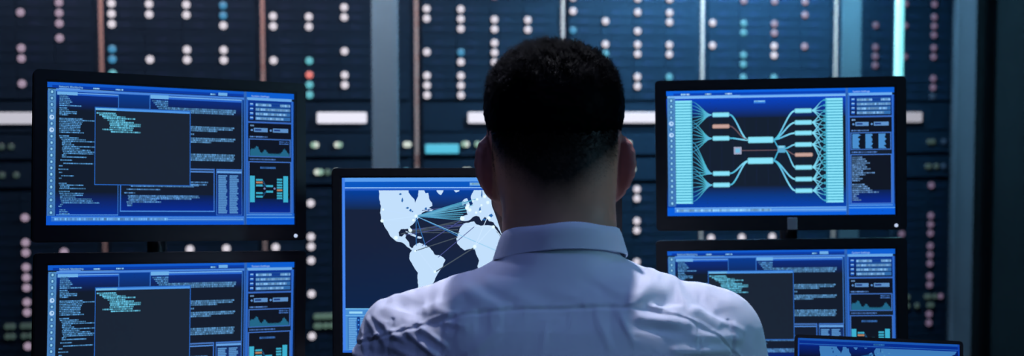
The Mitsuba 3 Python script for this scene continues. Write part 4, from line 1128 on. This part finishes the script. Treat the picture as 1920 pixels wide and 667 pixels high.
def make_shirt():
    F = Field(axis((-.28, .40, .0024)), axis((1.31, 1.52, .0024), (1.52, 1.80, .006)), axis((.42, .94, .007), (.94, 1.13, .0022)))
    F.loft(TORSO, PX, k=.03, n=2.35)
    for s in (-1, 1):
        dr_ = np.array([.005, 0, -.0065]) if s < 0 else np.zeros(3)
        F.cone(np.array(side((.05, 1.488, 1.034 if s < 0 else 1.042), s)) + dr_, np.array(side(SH, s)) + dr_, .061, .066, .028)
        F.cone(np.array(side(SH, s)) + dr_, side(EL, s), .0665, .055, .03)
        F.cone(side(EL, s), side(WR, s), .054, .036, .025)
        F.ellipsoid(side((.095, 1.415, .985), s), (.085, .050, .075), .03)          # shoulder blades
    # opening for the neck
    F.cone([PX + .004, 1.487, 1.150], [PX + .004, 1.489, 1.22], .062, .066, .004, cut=True)
    m = F.mesh(10)
    v, nrm = np.array(m.vertices), np.array(m.vertex_normals)
    x, y, z = v.T
    back = np.clip((1.53 - y) / .04, 0, 1) * np.clip((z - .90) / .05, 0, 1)
    h = np.zeros(len(v))
    for x1, z1, x2, z2, w, a in FOLDS:
        d, t = seg(x, z, x1, z1, x2, z2)
        h += a * np.exp(-(d / w) ** 2) * (.35 + .65 * np.sin(np.pi * np.clip(t, .12, .88)))
    # yoke seam: a narrow groove with small puckers under it
    zy = np.interp(x, YOKE[:, 0], YOKE[:, 1]); dz = z - zy
    h += -.0016 * np.exp(-(dz / .0017) ** 2) + .0007 * np.exp(-((dz - .004) / .003) ** 2)
    rx = np.abs(x - PX)
    puck = meshkit.noise(np.stack([x * 130, z * 26, 0 * x], 1), 5) - .5
    h += .0042 * puck * np.exp(-np.clip(-dz, 0, 1) / .020) * (dz < .004) * (.35 + .65 * np.clip((rx - .03) / .08, 0, 1))
    h += .0014 * (meshkit.noise(np.stack([x * 150, z * 40, 0 * x], 1), 8) - .5) * np.exp(-np.clip(dz, 0, 1) / .010) * (dz > 0)
    # two vertical seams below the yoke and the armhole seams
    for xs_ in (-.083, .218):
        h += -.0014 * np.exp(-((x - xs_ - .05 * (1.03 - z) * np.sign(xs_ - PX)) / .0016) ** 2) * (dz < 0)
    for s in (-1, 1):
        xa = PX + s * (.207 - .10 * np.clip(z - 1.0, -.05, .08))
        h += -.0018 * np.exp(-((x - xa) / .0018) ** 2) * (z < 1.036) + .0010 * np.exp(-((x - xa - s * .006) / .004) ** 2) * (z < 1.032)
        h += .0034 * (meshkit.noise(np.stack([x * 30, z * 95, 0 * x], 1), 6) - .5) * np.exp(-((x - xa) / .022) ** 2)
    # broad soft unevenness
    h += .0050 * (meshkit.fbm(np.stack([x * 14, z * 20, y * 8], 1), 2, 21) - .5) * np.clip((rx - .02) / .1, .25, 1)
    h += .0020 * (meshkit.fbm(np.stack([x * 55 + z * 25, z * 60, y * 30], 1), 2, 31) - .5) * np.clip((rx - .06) / .1, .1, 1)
    v2 = v + nrm * (h * back)[:, None]
    lower = np.clip((.93 - z) / .05, 0, 1)
    v2 += nrm * (.006 * (meshkit.fbm(v * 16, 3, 2) - .5) * lower)[:, None]
    return trimesh.Trimesh(v2, m.faces, process=False)


put('shirt', make_shirt(), 'm_shirt', person, True, label='pale bluish-white long-sleeved shirt')


def make_collar():
    """a turned-down collar: a closed profile carried round the neck, open at the throat"""
    ph = np.radians(np.linspace(-158, 158, 121))
    V = []
    for a in ph:
        k = abs(a) / math.pi
        s_ = math.sin(a)
        dirv = np.array([s_, -math.cos(a)])
        back = .5 + .5 * math.cos(a)
        ztop = 1.1265 + .0265 * (back ** 1.5) - .030 * max(0, k - .5) + .0012 * math.sin(a * 5 + .6) + .0022 * s_
        zbot = 1.0915 + .0305 * (back ** 1.6) - .045 * max(0, k - .5) + .003 * s_
        rt, rb = .0722,   .0775 + .030 * (1 - back) * (1 - k)
        ev = 1.03                                                     # slightly deeper than wide
        mid = (ztop + zbot) / 2
        prof = [(rt - .003, zbot - .014), (rt - .0035, ztop - .004), (rt - .0015, ztop), (rt + .0018, ztop - .0012), (rt + .0052, ztop - .008), ((rt + rb) / 2 + .0018, mid), (rb, zbot + .003), (rb + .0004, zbot + .0008), (rb - .0012, zbot), (rb - .0026, zbot + .003), ((rt + rb) / 2 - .002, mid - .001), (rt + .001, ztop - .010), (rt - .0004, zbot - .012)]
        for r_, z_ in prof:
            V.append([PX + .003 + dirv[0] * r_, 1.487 + dirv[1] * r_ * ev, z_])
    n = 13
    V = np.array(V); m_ = len(ph)
    i, j = np.meshgrid(np.arange(m_ - 1), np.arange(n), indexing='ij')
    q = np.stack([i * n + j, (i + 1) * n + j, (i + 1) * n + (j + 1) % n, i * n + (j + 1) % n], -1).reshape(-1, 4)
    f = np.vstack([q[:, [0, 1, 2]], q[:, [0, 2, 3]]])
    m = trimesh.Trimesh(V, f, process=False)
    m.fix_normals()
    return m


put('collar', make_collar(), 'm_collar', person, 55, label='turned-down shirt collar')


def make_trousers():
    F = Field(axis((-.20, .32, .006)), axis((1.33, 1.98, .006)), axis((.05, .62, .006)))
    F.loft([(.46, .168, 1.37, 1.60), (.52, .172, 1.36, 1.60), (.60, .166, 1.352, 1.60)], PX, k=.03)
    for s in (-1, 1):
        F.cone(side((.085, 1.46, .545), s), side((.13, 1.86, .548), s), .088, .068, .03)
        F.cone(side((.13, 1.86, .545), s), side((.12, 1.80, .11), s), .068, .052, .03)
    return F.mesh(6)


put('trousers', make_trousers(), 'm_trousers', person, True, label='dark trousers')
for s in (-1, 1):
    F = Field(axis((-.16, .28, .005)), axis((1.70, 2.06, .005)), axis((-.02, .14, .005)))
    F.cone(side((.12, 1.78, .055), s), side((.12, 1.78, .10), s), .043, .042, .02)
    F.cone(side((.12, 1.77, .043), s), side((.135, 1.97, .036), s), .043, .036, .02)
    F.add(lambda P: .003 - P[..., 2] * -1 if False else P[..., 2] - .004, [-1, 1, -.1], [1, 3, .004], .0001, cut=True)
    put('shoe', F.mesh(4), 'm_shoe', person, True, label='black shoe')
